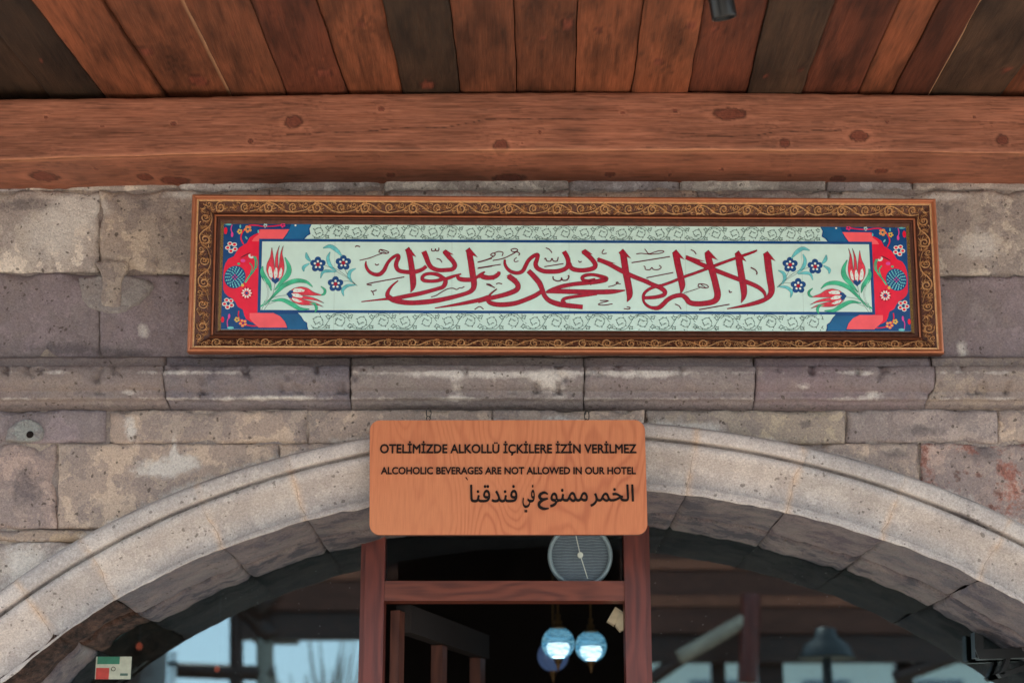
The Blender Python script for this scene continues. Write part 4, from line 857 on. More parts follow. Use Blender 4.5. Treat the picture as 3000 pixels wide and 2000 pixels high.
for P, w_ in (([(0,415),(100,388),(195,350),(240,312),(210,292),(175,318),(215,335)],14),([(225,292),(285,270),(345,285),(332,332)],14),([(205,395),(340,368),(430,330),(510,285),(548,250),(510,230),(458,245),(480,272),(540,275),(575,300),(560,325)],15),([(0,497),(315,448)],16),([(535,350),(500,385),(512,410),(560,402)],13),([(935,220),(985,242),(1020,288)],15),([(915,372),(935,365),(950,400),(1000,402),(1020,365),(1042,400),(1092,400),(1108,345)],15),([(915,480),(1180,437)],15),([(1385,395),(1402,418),(1430,405)],14),([(115,718),(165,722),(200,750),(232,770)],16),([(250,718),(285,706),(335,716)],16),([(260,785),(200,840)],14),([(1035,610),(1040,650),(1090,676),(1142,668),(1152,632),(1170,666),(1230,660),(1255,612),(1238,600)],18),([(1795,755),(1870,738),(1932,702),(1918,690),(1905,702),(1940,712),(1968,716)],13),([(1738,240),(1712,278),(1722,300),(1775,295)],14),([(1680,945),(1800,948),(1690,980),(1662,1002),(1740,1008),(1855,990)],14),([(2010,1055),(2078,1062),(2095,1040),(2050,1030)],14),([(1535,700),(1560,735)],12)): pen(*b_, P, w_)
stroke(*c_, [(0,602,50),(150,662,50),(300,728,50),(400,770,52),(458,820,52),(440,868,46),(330,898,42),(175,908,36)]); stroke(*c_, [(410,738,36),(300,762,32),(210,810,32),(165,870,32),(165,945,26),(200,1000,30),(270,1040,36),(365,1045,50),(430,1000,52),(500,932,50),(590,886,50),(690,872,52),(750,912,58),(800,970,62),(900,990,62),(1050,978,62),(1150,945,68),(1185,870,78),(1165,750,78),(1130,610,78),(1092,480,78),(1062,370,78),(1050,300,74)]); fill(TC, [(1005,292),(1060,248),(1188,388),(1120,362),(1035,345)])
stroke(*c_, [(610,300,80),(638,450,78),(672,600,78),(695,720,74),(692,790,46),(676,846,4)]); fill(TC, [(560,290),(615,242),(732,384),(670,356),(590,345)])
stroke(*c_, [(1732,250,10),(1680,275,24),(1540,325,30),(1300,408,30),(1140,468,34),(900,558,30),(720,620,30),(550,690,30),(400,742,30)])
stroke(*c_, [(752,348,48),(900,418,50),(1050,485,52),(1250,565,52),(1450,642,52),(1600,695,52),(1730,752,50),(1805,808,44),(1838,860,32),(1836,900,12)]); fill(TC, [(748,360),(752,322),(1008,404),(900,400)])
stroke(*c_, [(1470,310,80),(1490,450,80),(1518,620,80),(1545,780,78),(1545,880,60),(1510,976,4)]); fill(TC, [(1422,300),(1476,256),(1582,408),(1520,380),(1440,350)])
stroke(*c_, [(1868,320,86),(1885,480,84),(1908,650,82),(1928,780,78),(1915,858,64),(1855,920,50),(1750,965,50),(1600,1006,38),(1450,1036,20),(1315,1058,6)]); fill(TC, [(1812,305),(1875,265),(1984,403),(1920,375),(1830,350)])
for P, w_ in (([(65,305),(130,296),(190,302),(260,308),(350,302),(420,288),(445,266),(385,260),(320,278),(240,300),(205,265),(180,235)],13),([(0,425),(530,340)],16),([(165,470),(185,480),(192,515),(250,522),(280,490),(300,515),(365,520),(408,490),(380,458)],14),([(205,632),(575,560)],15),([(815,245),(862,268),(890,308)],15),([(1640,490),(1700,520),(1728,560),(1720,588)],18),([(720,842),(850,802),(970,758)],9),([(915,748),(935,715),(1030,728),(1058,762),(1000,772),(925,755),(915,748)],14),([(950,715),(985,745),(1020,765)],12),([(1345,800),(1352,832),(1382,825)],16),([(930,1070),(1350,997)],17),([(598,995),(650,1015),(684,1062)],14)): pen(*c_, P, w_)
for nm, kd, sides_ in MOT:
    for m_, d_ in sides_.items():
        if not d_: continue
        V = []; F = []; MI = []; ks = list(d_)
        for ki, k in enumerate(ks):
            n0 = len(V); V += d_[k].V; F += [[i + n0 for i in f] for f in d_[k].F]; MI += [ki] * len(d_[k].F)
        o = mk(nm, V, F, M[ks[0]], frame)
        for k in ks[1:]: o.data.materials.append(M[k])
        o.data.polygons.foreach_set('material_index', MI)
        if kd: o['kind'] = kd
# ================================================================== WOODEN SIGN
sign = empty('wooden_sign', tuple(W(1490, 1566, -.09)), 'orange-brown plywood sign forbidding alcohol, hung over the door head', 'sign')
SY = -.085
sw = wood_vc  # board has its own figured veneer
m, n, bs = mat('birch_veneer'); mp = n.nodes.new('ShaderNodeMapping'); mp.inputs['Scale'].default_value = (4.6, 4.6, 1.35); n.links.new(wpos(n), mp.inputs['Vector'])
f = noise(n, mp.outputs[0], 1.0, 2.5, .42); ln_ = mth(n, 'SINE', mth(n, 'MULTIPLY', f, 230.0)); ln_ = mth(n, 'MULTIPLY', mth(n, 'ADD', ln_, 1.0), .5)
mpg = n.nodes.new('ShaderNodeMapping'); mpg.inputs['Scale'].default_value = (420, 420, 18); n.links.new(wpos(n), mpg.inputs['Vector']); gg = noise(n, mpg.outputs[0], 1, 3)
big = noise(n, wpos(n), 3.3, 3)
cc = mixc(n, mth(n, 'MULTIPLY', mth(n, 'POWER', ln_, 3.0), mth(n, 'ADD', .10, mth(n, 'MULTIPLY', .7, ramp(n, noise(n, wpos(n), 7, 2), .35, .65)))), L4(184, 108, 68), L4(160, 84, 50)); cc = mixc(n, mth(n, 'MULTIPLY', ramp(n, big, .4, .7), .35), cc, L4(190, 122, 80))
cc = mixc(n, 1.0, cc, ramp(n, gg, .3, .7, (.9, .88, .86, 1), (1.08, 1.08, 1.08, 1)), 'MULTIPLY')
n.links.new(cc, bs.inputs['Base Color']); bs.inputs['Roughness'].default_value = .5; bs.inputs['Specular IOR Level'].default_value = .35; M['veneer'] = m
M['ply_edge'] = flat('plywood_edge', L4(104, 56, 36), .7, var=.3, scale=200)
cs = [W(x, y, SY)[[0, 2]] for x, y in ((1083, 1231), (1889, 1230), (1898, 1565), (1082, 1566))]
def rrect(c, r, n_=8):
    out = []
    for i in range(4):
        p, a, b = np.array(c[i]), np.array(c[i - 1]), np.array(c[(i + 1) % 4]); da = (a - p) / np.linalg.norm(a - p); db = (b - p) / np.linalg.norm(b - p)
        o = p + (da + db) * r
        for k in range(n_ + 1):
            t = k / n_ * math.pi / 2; out.append(o - db * r * math.cos(t) - da * r * math.sin(t)) if False else out.append(o - db * r * (1 - 0) * math.cos(t) - da * r * math.sin(t))
    return out
rp = rrect(cs, .026); 
def prism(P, y0, y1, bev=0):
    n_ = len(P); c = np.mean(P, axis=0); V = []; F = []
    for yy, s_ in ((y0, 1 - bev), (y0 + (y1 - y0) * .12, 1), (y1, 1)):
        for p in P: q = c + (p - c) * s_; V.append((q[0], yy, q[1]))
    for r_ in range(2):
        for i in range(n_): F.append((r_ * n_ + i, r_ * n_ + (i + 1) % n_, (r_ + 1) * n_ + (i + 1) % n_, (r_ + 1) * n_ + i))
    return V, F, n_
V, F, n_ = prism(rp, SY, SY + .016, .002); fo = MB(); fo.add(V, F + [tuple(range(2 * n_, 3 * n_))[::-1]]); fo.build('board_edge', M['ply_edge'], sign)
mk('board', [(p[0] * .9985 + np.mean([q[0] for q in rp]) * .0015, SY - .0005, p[1]) for p in rp], [tuple(range(n_))], M['veneer'], sign)
def text_mesh(body, name, x0, x1, ycap, ybase, y, parent, mt, weight=.026, flipbox=None):
    cu = bpy.data.curves.new(name, 'FONT'); cu.body = body; cu.resolution_u = 4; cu.extrude = .01
    o = bpy.data.objects.new(name, cu); C.objects.link(o); bpy.context.view_layer.update()
    dg = bpy.context.evaluated_depsgraph_get(); me = bpy.data.meshes.new_from_object(o.evaluated_get(dg)); bpy.data.objects.remove(o)
    V = np.array([v.co[:] for v in me.vertices]); F = [list(p.vertices) for p in me.polygons]
    par = list(range(len(V)))
    def fnd(a):
        while par[a] != a: par[a] = par[par[a]]; a = par[a]
        return a
    for f in F:
        for a in f[1:]: par[fnd(a)] = fnd(f[0])
    rt_ = {}; comp = np.array([rt_.setdefault(fnd(i), len(rt_)) for i in range(len(V))]) % 12
    comp8 = np.tile(comp, 8)
    # stroke weight: the same letters laid again a hair to each side
    V0, F0 = V, F; V = []; F = []
    for q, (dx, dy) in enumerate(((-1, 0), (1, 0), (0, -1), (0, 1), (.7, .7), (-.7, .7), (.7, -.7), (-.7, -.7))):
        n0 = q * len(V0); V.append(V0 + np.array([dx * weight, dy * weight, q * .002 * (V0[:, 2] > 0).mean()])); V[-1][:, 2] = np.where(V0[:, 2] > 0, 1 + q, -1); F += [[i + n0 for i in f] for f in F0]
    V = np.vstack(V)
    A = W(x0, ybase, y); B = W(x1, ybase, y); T = W(x0, ycap, y)
    hgt = T[2] - A[2]; mn, mxx = V[:, 0].min(), V[:, 0].max()
    if flipbox: b0, b1 = V[:, 1].min(), V[:, 1].max()
    else: b0, b1 = 0.0, .727
    X = A[0] + (V[:, 0] - mn) / (mxx - mn) * (B[0] - A[0]); Zz = A[2] + (V[:, 1] - b0) / (b1 - b0) * hgt; Y = np.where(V[:, 2] > 0, y - .0020 - V[:, 2] * 3e-5 - comp8 * 2e-6, y + .001 + comp8 * 2e-6)
    return mk(name, np.stack([X, Y, Zz], 1), F, mt, parent, kind='stuff')
text_mesh('OTELİMİZDE ALKOLLÜ İÇKİLERE İZİN VERİLMEZ', 'turkish_lettering', 1113, 1865, 1300, 1326.5, SY - .0005, sign, M['ink'])
text_mesh('ALCOHOLIC BEVERAGES ARE NOT ALLOWED IN OUR HOTEL', 'english_lettering', 1116, 1863, 1367, 1388, SY - .0005, sign, M['ink'])
# Arabic line, joined letter forms set in visual (left to right) order
for w_, x0_, x1_, y0_, y1_ in (('\ufe8d\ufedf\ufea8\ufee4\ufeae', 1716, 2018, 984, 1138), ('\ufee3\ufee4\ufee8\ufeee', 1438, 1700, 1014, 1142), ('\ufed3\ufef2', 1248, 1334, 986, 1178), ('\ufed3\ufee8\ufeaa\ufed7\ufee8\ufe8e', 886, 1214, 986, 1108)):
    text_mesh(''.join(reversed(w_)), 'arabic_word', 1000 + x0_ / 2.352, 1000 + x1_ / 2.352, 1000 + y0_ / 2.352, 1000 + y1_ / 2.352, SY - .0005, sign, M['ink'], weight=.014, flipbox=True)
def sgn(x, y): w_ = W(1000 + x / 2.352, 1000 + y / 2.352, SY - .001); return np.array([w_[0], w_[2]])
ar = MB(); SU = float(np.linalg.norm(sgn(110, 100) - sgn(100, 100))) / 10
for q_, pts in enumerate(([(1424, 1052, 9), (1400, 1040, 17), (1374, 1050, 20), (1366, 1070, 20), (1384, 1086, 18), (1424, 1080, 13)], [(1424, 1080, 13), (1388, 1092, 18), (1364, 1112, 20), (1366, 1136, 20), (1392, 1151, 20), (1430, 1149, 9)])):
    D = smoothline([tuple(sgn(p[0], p[1])) + (p[2] * SU,) for p in pts], 7); V = []; F = []
    for i in range(len(D)):
        t = D[min(i + 1, len(D) - 1), :2] - D[max(i - 1, 0), :2]; t = t / np.hypot(*t); nn = np.array([-t[1], t[0]]) * D[i, 2] / 2
        for q in (D[i, :2] + nn, D[i, :2] - nn): V.append((q[0], SY - .0027 - q_ * 2e-5, q[1]))
    k = len(V); V += [(v[0], SY + .001, v[2]) for v in V]
    for i in range(len(D) - 1): F += [(2 * i, 2 * i + 1, 2 * i + 3, 2 * i + 2), (2 * i, 2 * i + 2, k + 2 * i + 2, k + 2 * i), (2 * i + 1, k + 2 * i + 1, k + 2 * i + 3, 2 * i + 3)]
    ar.add(V, F)
ar.build('arabic_letter', M['ink'], sign, kind='stuff')
mb = MB(); P = [sgn(853, 935), sgn(862, 932), sgn(872, 950), sgn(868, 956)]; mb.add([(p[0], SY - .001, p[1]) for p in P], [(0, 1, 2, 3)]); mb.build('paint_chip', M['ink'], sign)
for (x, y) in ((1256, 1213), (1719, 1222)):
    mb = MB(); c = W(x, y, -.075); mb.tube([c + np.array([.006 * math.sin(t), 0.001 * t, .013 * math.cos(t) + .004]) for t in np.linspace(-2.6, 2.8, 14)], .0013, 6)
    c2_ = W(x - 1, y + 12, -.078); mb.tube([c2_ + np.array([.005 * math.cos(t), .004 * math.sin(t), .007 * math.sin(t * 1.0)]) for t in np.linspace(0, 6, 12)], .0013, 6)
    mb.tube([c + np.array([0, 0, .016]), c + np.array([0, .03, .022]), c + np.array([0, .075, .024])], .0016, 6)
    mb.build('hanging_hook', M['wire'], sign)
# ================================================================== DOOR AND WINDOWS IN THE ARCH
DY = .43
def pbox(px0, px1, py0, py1, y0, y1, mb=None):
    """box whose front face fills the surveyed rectangle at depth y0"""
    mb = mb or MB(); a = W(px0, py0, y0); b = W(px1, py1, y0); return mb.box((a[0], y0, b[2]), (b[0], y1, a[2]))
door = empty('door_frame', tuple(W(1483, 2000, DY) * [1, 1, 0]), 'dark red-brown stained timber door frame standing under the sign', 'door')
zt_ = W(1500, 1480, DY)[2]
def jamb(pts, y0, y1, name, mt='door'):
    V = []
    for yy in (y0, y1):
        for (a, b_) in pts: p = W(a, b_, y0); V.append((p[0], yy, p[2]))
    n_ = len(pts); F = [tuple(range(n_))[::-1], tuple(range(n_, 2 * n_))] + [(i, (i + 1) % n_, n_ + (i + 1) % n_, n_ + i) for i in range(n_)]
    return mk(name, V, F, M[mt], door)
xl0, xl1 = W(1069, 1700, DY)[0], W(1126, 1700, DY)[0]; xr0, xr1 = W(1830, 1700, DY)[0], W(1893, 1700, DY)[0]
for a, b_ in ((xl0, xl1), (xr0, xr1)): MB().box((a, DY, 0), (b_, DY + .09, zt_)).build('jamb', M['door'], door)
for a, b_ in ((xl0 - .013, xl0 - .001), (xr1 + .001, xr1 + .012)): MB().box((a, DY + .012, 0), (b_, DY + .07, zt_ + .01)).build('stop_bead', M['door'], door)
z0, z1 = W(1500, 1758, DY)[2], W(1500, 1700, DY)[2]
MB().box((xl1, DY + .004, z0), (xr0, DY + .08, z1)).build('transom_rail', M['door_h'], door)
MB().box((xl1, DY + .004, zt_ - .06), (xr0, DY + .08, zt_)).build('head_rail', M['door_h'], door)
tp_ = MB().box((xl1, DY + .045, z1), (xr0, DY + .05, zt_ - .06)); tp_.build('transom_pane', M['glass_in'], door)
# open glazed leaf seen edge-on through the opening, swung inwards
leafd = empty('open_door_leaf', (xl1 + .01, DY + .09, 0), 'open inner door leaf with narrow timber stiles, swung into the dark room', 'door leaf')
hx = xl1 + .012; hy = DY + .10; dv_ = np.array([.25, 1.0]); dv_ /= np.linalg.norm(dv_); nvv = np.array([dv_[1], -dv_[0]]); zl = W(1500, 1775, DY)[2]
def leafbox(t0, t1, za_, zb_, th=.045, name='stile', mt='door'):
    V = []
    for t in (t0, t1):
        for o_ in (0, th):
            p = np.array([hx, hy]) + dv_ * t + nvv * o_
            for z in (za_, zb_): V.append((p[0], p[1], z))
    mk(name, V, [(0, 1, 3, 2), (4, 6, 7, 5), (0, 4, 5, 1), (2, 3, 7, 6), (0, 2, 6, 4), (1, 5, 7, 3)], M[mt], leafd)
leafbox(0, .05, 0, zl, .026, mt='leafw'); leafbox(.40, .45, 0, 2.095, .036, mt='leafw'); leafbox(.84, .90, 0, 2.095, .036, mt='leafw'); leafbox(.05, .92, 2.098, zl + .02, name='top_rail', mt='leafdark'); leafbox(.05, .84, 0, .25, name='bottom_rail', mt='room')
# window panes left and right of the door: one fixed light each side, inside the arch
GY = .475
def pane_shape(side):
    P = []
    if side == 'left': rng = np.linspace(R(-42), math.asin((1066 - AX) / 2750) , 30)
    else: rng = np.linspace(math.asin((1895 - AX) / 2750), R(42), 30)
    for a in rng:
        px_, py_ = arch_px(4.0, a); p = W(px_, py_, 0); P.append((p[0] + .02 * math.sin(a), p[2] + .02 * math.cos(a)))
    xa = xl0 - .012 if side == 'left' else xr1 + .012
    P = [q for q in P if (q[0] < xa if side == 'left' else q[0] > xa)]
    ztop = P[-1][1] if side == 'left' else P[0][1]
    if side == 'left': P = P + [(xa, ztop + .004), (xa, 0.02), (P[0][0], .02)]
    else: P = [(xa, ztop + .004)] + P + [(P[-1][0], .02), (xa, .02)]
    return P
for side in ('left', 'right'):
    P = pane_shape(side); c = np.mean(P, axis=0)
    win = empty('arch_window', (c[0], GY, 0), ('curved-top fixed window left of the door, reflecting blue sky' if side == 'left' else 'curved-top fixed window right of the door, reflecting brown boards'), 'window', 'fixed windows under the arch')
    n_ = len(P); V = [(p[0], GY, p[1]) for p in P] + [(p[0], GY + .006, p[1]) for p in P]
    F = [tuple(range(n_)), tuple(range(n_, 2 * n_))[::-1]] + [(i, n_ + i, n_ + (i + 1) % n_, (i + 1) % n_) for i in range(n_)]
    mk('glass_pane', V, F, M['glass'], win)
    # dust and dried drops on the glass
    M['clearpl_d'] = flat('dried_lime_drop', L4(150, 156, 156), .7); rs = random.Random(5 if side == 'left' else 6); mb = MB()
    for k in range(80):
        if side == 'left': x_, y_ = (rs.gauss(720, 40), rs.uniform(1690, 1990)) if k < 30 else (rs.uniform(500, 1060), rs.uniform(1600, 2000))
        else: x_, y_ = rs.uniform(1905, 2750), rs.uniform(1560, 2000)
        if math.hypot(x_ - 1614 - (AX - 1614) * .9, y_ - AY * .9 - 238) > 2560: continue
        p = W(x_, y_, GY - .0006); r_ = rs.choice([.0004, .0005, .0008]) ; mb.add([(p[0] + r_ * math.cos(t), GY - .0006, p[2] + r_ * math.sin(t)) for t in np.linspace(0, 6.28, 7)[:-1]], [(0, 1, 2, 3, 4, 5)])
    mb.build('dried_drops', M['clearpl_d'], win, kind='stuff')
# round plastic ventilator in the transom
vent = empty('round_window_vent', tuple(W(1700, 1700, DY + .04)), 'round clear plastic ventilator with pull cord set in the transom pane', 'ventilator')
vc_ = W(1700, 1625, DY + .03)
M['clearpl'] = flat('milky_plastic', L4(128, 148, 156), .3, var=.08); M['clearpl2'] = flat('grey_plastic_disc', L4(92, 106, 118), .4, var=.1)
VR = 92 / 5000 * 4.95
MB().lathe(vc_, [(VR, .02), (VR, .004), (VR * .975, -.004), (VR * .93, -.006), (VR * .885, -.003), (VR * .87, .004), (VR * .87, .02)], 48, (0, 1, 0)).build('rim', M['clearpl'], vent, smooth=True)
MB().lathe(vc_, [(VR * .88, .012), (.001, .010)], 48, (0, 1, 0)).build('disc', M['clearpl2'], vent)
mb = MB(); rs = random.Random(3)
for i in range(19):
    z_ = -VR * .82 + i * VR * .091; hw = math.sqrt(max(0, (VR * .86) ** 2 - z_ * z_))
    k_ = 8
    for j in range(k_):
        x0 = -hw + 2 * hw * j / k_; x1 = -hw + 2 * hw * (j + 1) / k_; mb.tube([vc_ + np.array([x0, .006, z_ + .0012 * math.sin(j * 2.1 + i)]), vc_ + np.array([x1, .006, z_ + .0012 * math.sin((j + 1) * 2.1 + i)])], .0007, 4, False)
mb.build('ribs', M['clearpl'], vent, kind='stuff')
MB().lathe(vc_, [(.0001, -.006), (.008, -.005), (.0085, .006)], 16, (0, 1, 0)).build('hub', M['pale'], vent)
MB().tube([W(1687, 1566, DY + .02), W(1700, 1625, DY + .018), W(1722, 1694, DY + .02)], .0011, 6).build('pull_cord', M['pale'], vent)
# cream box by the right jamb, just inside
dev = empty('door_sensor', tuple(W(1812, 1810, DY + .14)), 'small cream plastic sensor box tilted inside the right door jamb', 'sensor')
def tbox(pts, y0, y1, name, mt, parent):
    V = [tuple(W(a, b_, y0)) for a, b_ in pts] + [tuple(W(a, b_, y0) + np.array([0, y1 - y0, 0])) for a, b_ in pts]; n_ = len(pts)
    return mk(name, V, [tuple(range(n_))[::-1], tuple(range(n_, 2 * n_))] + [(i, (i + 1) % n_, n_ + (i + 1) % n_, n_ + i) for i in range(n_)], M[mt], parent)
tbox([(1803, 1776), (1826, 1792), (1800, 1830), (1779, 1817)], DY + .12, DY + .16, 'housing', 'cream', dev); tbox([(1812, 1794), (1835, 1797), (1836, 1838), (1818, 1848), (1804, 1830)], DY + .11, DY + .15, 'lens_cover', 'cream', dev)
# ---- interior: a dark closed room
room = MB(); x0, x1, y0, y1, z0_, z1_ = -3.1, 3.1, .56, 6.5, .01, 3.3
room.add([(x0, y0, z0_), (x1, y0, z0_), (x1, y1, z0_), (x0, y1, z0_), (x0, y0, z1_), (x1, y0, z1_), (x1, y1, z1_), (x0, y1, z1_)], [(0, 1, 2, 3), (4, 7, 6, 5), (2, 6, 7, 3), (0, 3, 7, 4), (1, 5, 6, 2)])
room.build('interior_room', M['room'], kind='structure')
# pendant globes
def globe_mat():
    m, n, b = mat('blue_crackled_glass'); tcx = n.nodes.new('ShaderNodeTexCoord'); out = n.nodes['Material Output']
    mpx = n.nodes.new('ShaderNodeMapping'); mpx.inputs['Scale'].default_value = (30, 30, 190); n.links.new(tcx.outputs['Object'], mpx.inputs['Vector']); nn = noise(n, mpx.outputs[0], 1, 3)
    n.links.new(ramp(n, nn, .35, .7, L4(40, 108, 140), L4(150, 208, 226)), b.inputs['Emission Color']); b.inputs['Emission Strength'].default_value = .26
    b.inputs['Base Color'].default_value = L4(70, 130, 160); b.inputs['Roughness'].default_value = .12
    tr = n.nodes.new('ShaderNodeBsdfTransparent'); tr.inputs[0].default_value = (.8, .95, 1, 1); mxs = n.nodes.new('ShaderNodeMixShader')
    n.links.new(ramp(n, nn, .40, .62, (.30, .30, .30, 1), (.85, .85, .85, 1)), mxs.inputs[0]); n.links.new(tr.outputs[0], mxs.inputs[1]); n.links.new(b.outputs[0], mxs.inputs[2]); n.links.new(mxs.outputs[0], out.inputs[0]); return m
M['bulb'] = flat('lit_bulb', L4(240, 245, 250), .3, emit=(.85, .95, 1, 1), es=.85)
M['globe'] = globe_mat(); M['globe_dim'] = flat('faint_glow_blue_glass', L4(60, 76, 110), .2, emit=(.05, .08, .16, 1), es=.25)  # a faint glow is put into the dim globe's glass
def pendant(px_, py_, r_px, y, lab, mt):
    D = (W(px_, py_, y) - CAM) @ fw; r = r_px / FPX * D; c = W(px_, py_, y)
    t = empty('pendant_lamp', (c[0], c[1], 3.29), lab, 'pendant lamp', 'blue glass pendant lamps inside the door')
    pr = [(r * math.sin(a), -r * math.cos(a)) for a in np.linspace(.28, math.pi - .45, 22)]
    MB().lathe(c, pr, 32).build('glass_globe', M[mt], t, smooth=True)
    if mt == 'globe': MB().lathe(c, [(r * .38, -r * .84), (r * .62, -r * .6), (r * .72, -r * .25), (r * .62, -r * .02), (.001, r * .04)], 24).build('bulb', M['bulb'], t, smooth=True)
    MB().lathe(c, [(r * .30, -r * .93), (r * .33, -r * 1.0), (r * .2, -r * 1.08), (r * .22, -r * 1.2), (r * .09, -r * 1.28), (r * .13, -r * 1.4), (r * .05, -r * 1.5), (r * .07, -r * 1.6), (.0005, -r * 1.68)], 20).build('bottom_finial', M['brass'], t, smooth=True)
    MB().lathe(c, [(r * .48, r * .86), (r * .52, r * .94), (r * .36, r * 1.05), (r * .2, r * 1.12), (r * .28, r * 1.3), (r * .12, r * 1.45), (r * .16, r * 1.7), (r * .04, r * 1.85)], 20).build('gallery', M['brass'], t, smooth=True)
    MB().tube([c + np.array([0, 0, r * 1.8]), (c[0], c[1], 3.29)], .003, 6).build('chain', M['brass'], t)
pendant(1635, 1883, 48, 2.0, 'left lit blue crackled-glass pendant lamp hanging inside the doorway', 'globe')
pendant(1731, 1892, 46, 2.1, 'right lit blue crackled-glass pendant lamp, nearest the right jamb', 'globe')
pendant(1620, 1920, 46, 2.5, 'dim faintly glowing blue pendant lamp half hidden behind the left lit lamp', 'globe_dim')
# things seen through the left pane
st_ = empty('window_sticker', tuple(W(332, 1990, GY - .001)), 'square white, red and green notice sticker on the left window glass', 'sticker')
M['s_white'] = flat('sticker_white', L4(186, 190, 172), .5); M['s_red'] = flat('sticker_red', L4(190, 70, 62), .5); M['s_green'] = flat('sticker_green', L4(52, 120, 96), .5)
pbox(282, 382, 1922, 1988, GY - .0022, GY - .001).build('card', M['s_white'], st_)
pbox(282, 318, 1955, 1988, GY - .0032, GY - .0024).build('red_corner', M['s_red'], st_); pbox(286, 350, 1922, 1944, GY - .0032, GY - .0024).build('green_band', M['s_green'], st_)
mb = MB(); c = W(332, 1958, GY - .004); mb.lathe(c, [(.0062, 0), (.0062, .0004), (.0045, .0004)], 16, (0, 1, 0)); mb.build('round_emblem', M['ink'], st_)
pbox(352, 374, 1971, 1978, GY - .0032, GY - .0024).build('small_print', M['scroll'], st_)
M['red_glow'] = flat('red_lamp_glass', L4(170, 60, 40), .3, emit=(1, .16, .08, 1), es=.12)
for (x_, y_, rr, lab) in ((408, 1892, 9, 'small glowing red lantern behind the left window, upper one'), (636, 1958, 8, 'small glowing red lantern behind the left window, near the steel pole')):
    t = empty('red_lantern', tuple(W(x_, y_ + 20, 1.9)), lab, 'lantern', 'red lanterns inside the left window'); c = W(x_, y_, 1.9); r = rr / FPX * 6.2
    MB().lathe(c, [(r * .4, -r * 1.1), (r * .95, -r * .7), (r, 0), (r * .9, r * .7), (r * .4, r * 1.1)], 16).build('red_glass', M['red_glow'], t, smooth=True)
    MB().lathe(c, [(r * .45, r * 1.1), (r * .5, r * 1.35), (r * .15, r * 1.6)], 12).build('cap', M['brass'], t); MB().lathe(c, [(r * .45, -r * 1.1), (r * .5, -r * 1.3), (.001, -r * 1.4)], 12).build('base', M['brass'], t)
    MB().tube([c + np.array([0, 0, r * 1.5]), (c[0], c[1], 3.29)], .002, 5).build('cord', M['black'], t)
# steel bracket by the right end of the window
br_ = empty('steel_bracket', tuple(W(2990, 1990, .30)), 'dark angular metal lamp bracket at the right foot of the arch', 'bracket')
tbox([(2858, 1900), (3080, 1896), (3080, 1922), (2870, 1930)], .40, .44, 'arm', 'black', br_); tbox([(2950, 1925), (2962, 1925), (2942, 1975), (2930, 1972)], .40, .43, 'strut', 'black', br_)
tbox([(2925, 1972), (3080, 1920), (3080, 1940), (2935, 1984)], .40, .43, 'brace', 'black', br_); tbox([(2855, 1850), (2880, 1860), (2884, 1925), (2858, 1925)], .41, .45, 'upright', 'black', br_)
# ================================================================== SPOTLIGHT UNDER THE CEILING
sp_ = empty('ceiling_spotlight', (0, 0, 0), 'black cylindrical spotlight hanging from the ceiling planks at the top edge', 'spotlight')
p0 = Wz(2122, 52, ZC - .16); ax = np.array([.18, .25, -1.0]); ax /= np.linalg.norm(ax); c = p0 - ax * .02
sp_.location = (c[0] - .02, c[1], ZC); 
MB().lathe(c, [(.001, -.13), (.022, -.128), (.0265, -.12), (.0275, .018), (.0265, .022), (.024, .022), (.023, .012), (.001, .012)], 32, ax).build('body', M['black'], sp_, smooth=True)
MB().lathe(c, [(.0278, -.03), (.0285, -.028), (.0285, -.022), (.0278, -.02)], 32, ax).build('ring', M['black'], sp_)
q = c - ax * .08; MB().tube([q, q + np.array([-.035, 0, .01]), (q[0] - .035, q[1], ZC)], .006, 8).build('stem', M['black'], sp_); MB().lathe((q[0] - .035, q[1], ZC - .012), [(.001, -.006), (.03, -.004), (.032, .01)], 24).build('ceiling_rose', M['black'], sp_)
# ================================================================== ACROSS THE COURTYARD (seen as reflections in the panes)
def V_(px_, py_, yreal):   # a bearing reflected by the glass and carried to depth yreal in front of it
    q = W(px_, py_, 2 * GY - yreal); return np.array([q[0], yreal, q[2]])
CY = -7.0
M['board_a'] = wood_plain('canopy_boards_brown', L4(112, 68, 50), L4(146, 90, 68), 0, sc=30, rough=.8)
M['board_b'] = wood_plain('canopy_boards_dark', L4(70, 42, 34), L4(94, 58, 46), 0, sc=30, rough=.8)
def canopy(pxa, pxb, pyb, lab, ztop, posts, rise=0):
    xa, xb = V_(pxa, 1800, CY)[0], V_(pxb, 1800, CY)[0]; zb = V_(1500, pyb, CY)[2]
    t = empty('garden_canopy', ((xa + xb) / 2, CY, 0), lab, 'canopy', 'boarded canopies across the courtyard'); nb_ = 2 * max(3, int((ztop - zb) / .26)); h = (ztop - zb) * 2 / nb_; zz = [zb + h * (i // 2) + (h * .72 if i % 2 else 0) for i in range(nb_ + 1)]
    for i in range(nb_): MB().box((xa, CY - .05, zz[i]), (xb, CY + (.02 if i % 2 else 0), zz[i + 1] - .005)).build('board', M['board_a'] if i % 2 else M['board_b'], t)
    MB().box((xa - .1, CY - .20, zb - .20), (xb, CY - .054, zb + .12)).build('eaves_beam', M['dark_wood'], t)
    MB().box((xa, CY - .9, ztop + .01), (xb, CY + .25, ztop + .07)).build('roof', M['dark_wood'], t)
    for x_, w_ in posts: a = V_(x_, 1800, CY); MB().box((a[0] - w_, CY - .30, 0), (a[0] + w_, CY - .21, zb + .1)).build('post', M['dark_wood'], t)
    return t
ca = canopy(745, 1490, 1785, 'brown boarded canopy mirrored in the left window, with a curved brace at its corner', 3.9, [])
cb = canopy(1500, 3300, 1852, 'brown boarded canopy mirrored in the right window, standing on dark posts', 3.9, [(2110, .05), (2265, .09), (2660, .06)])
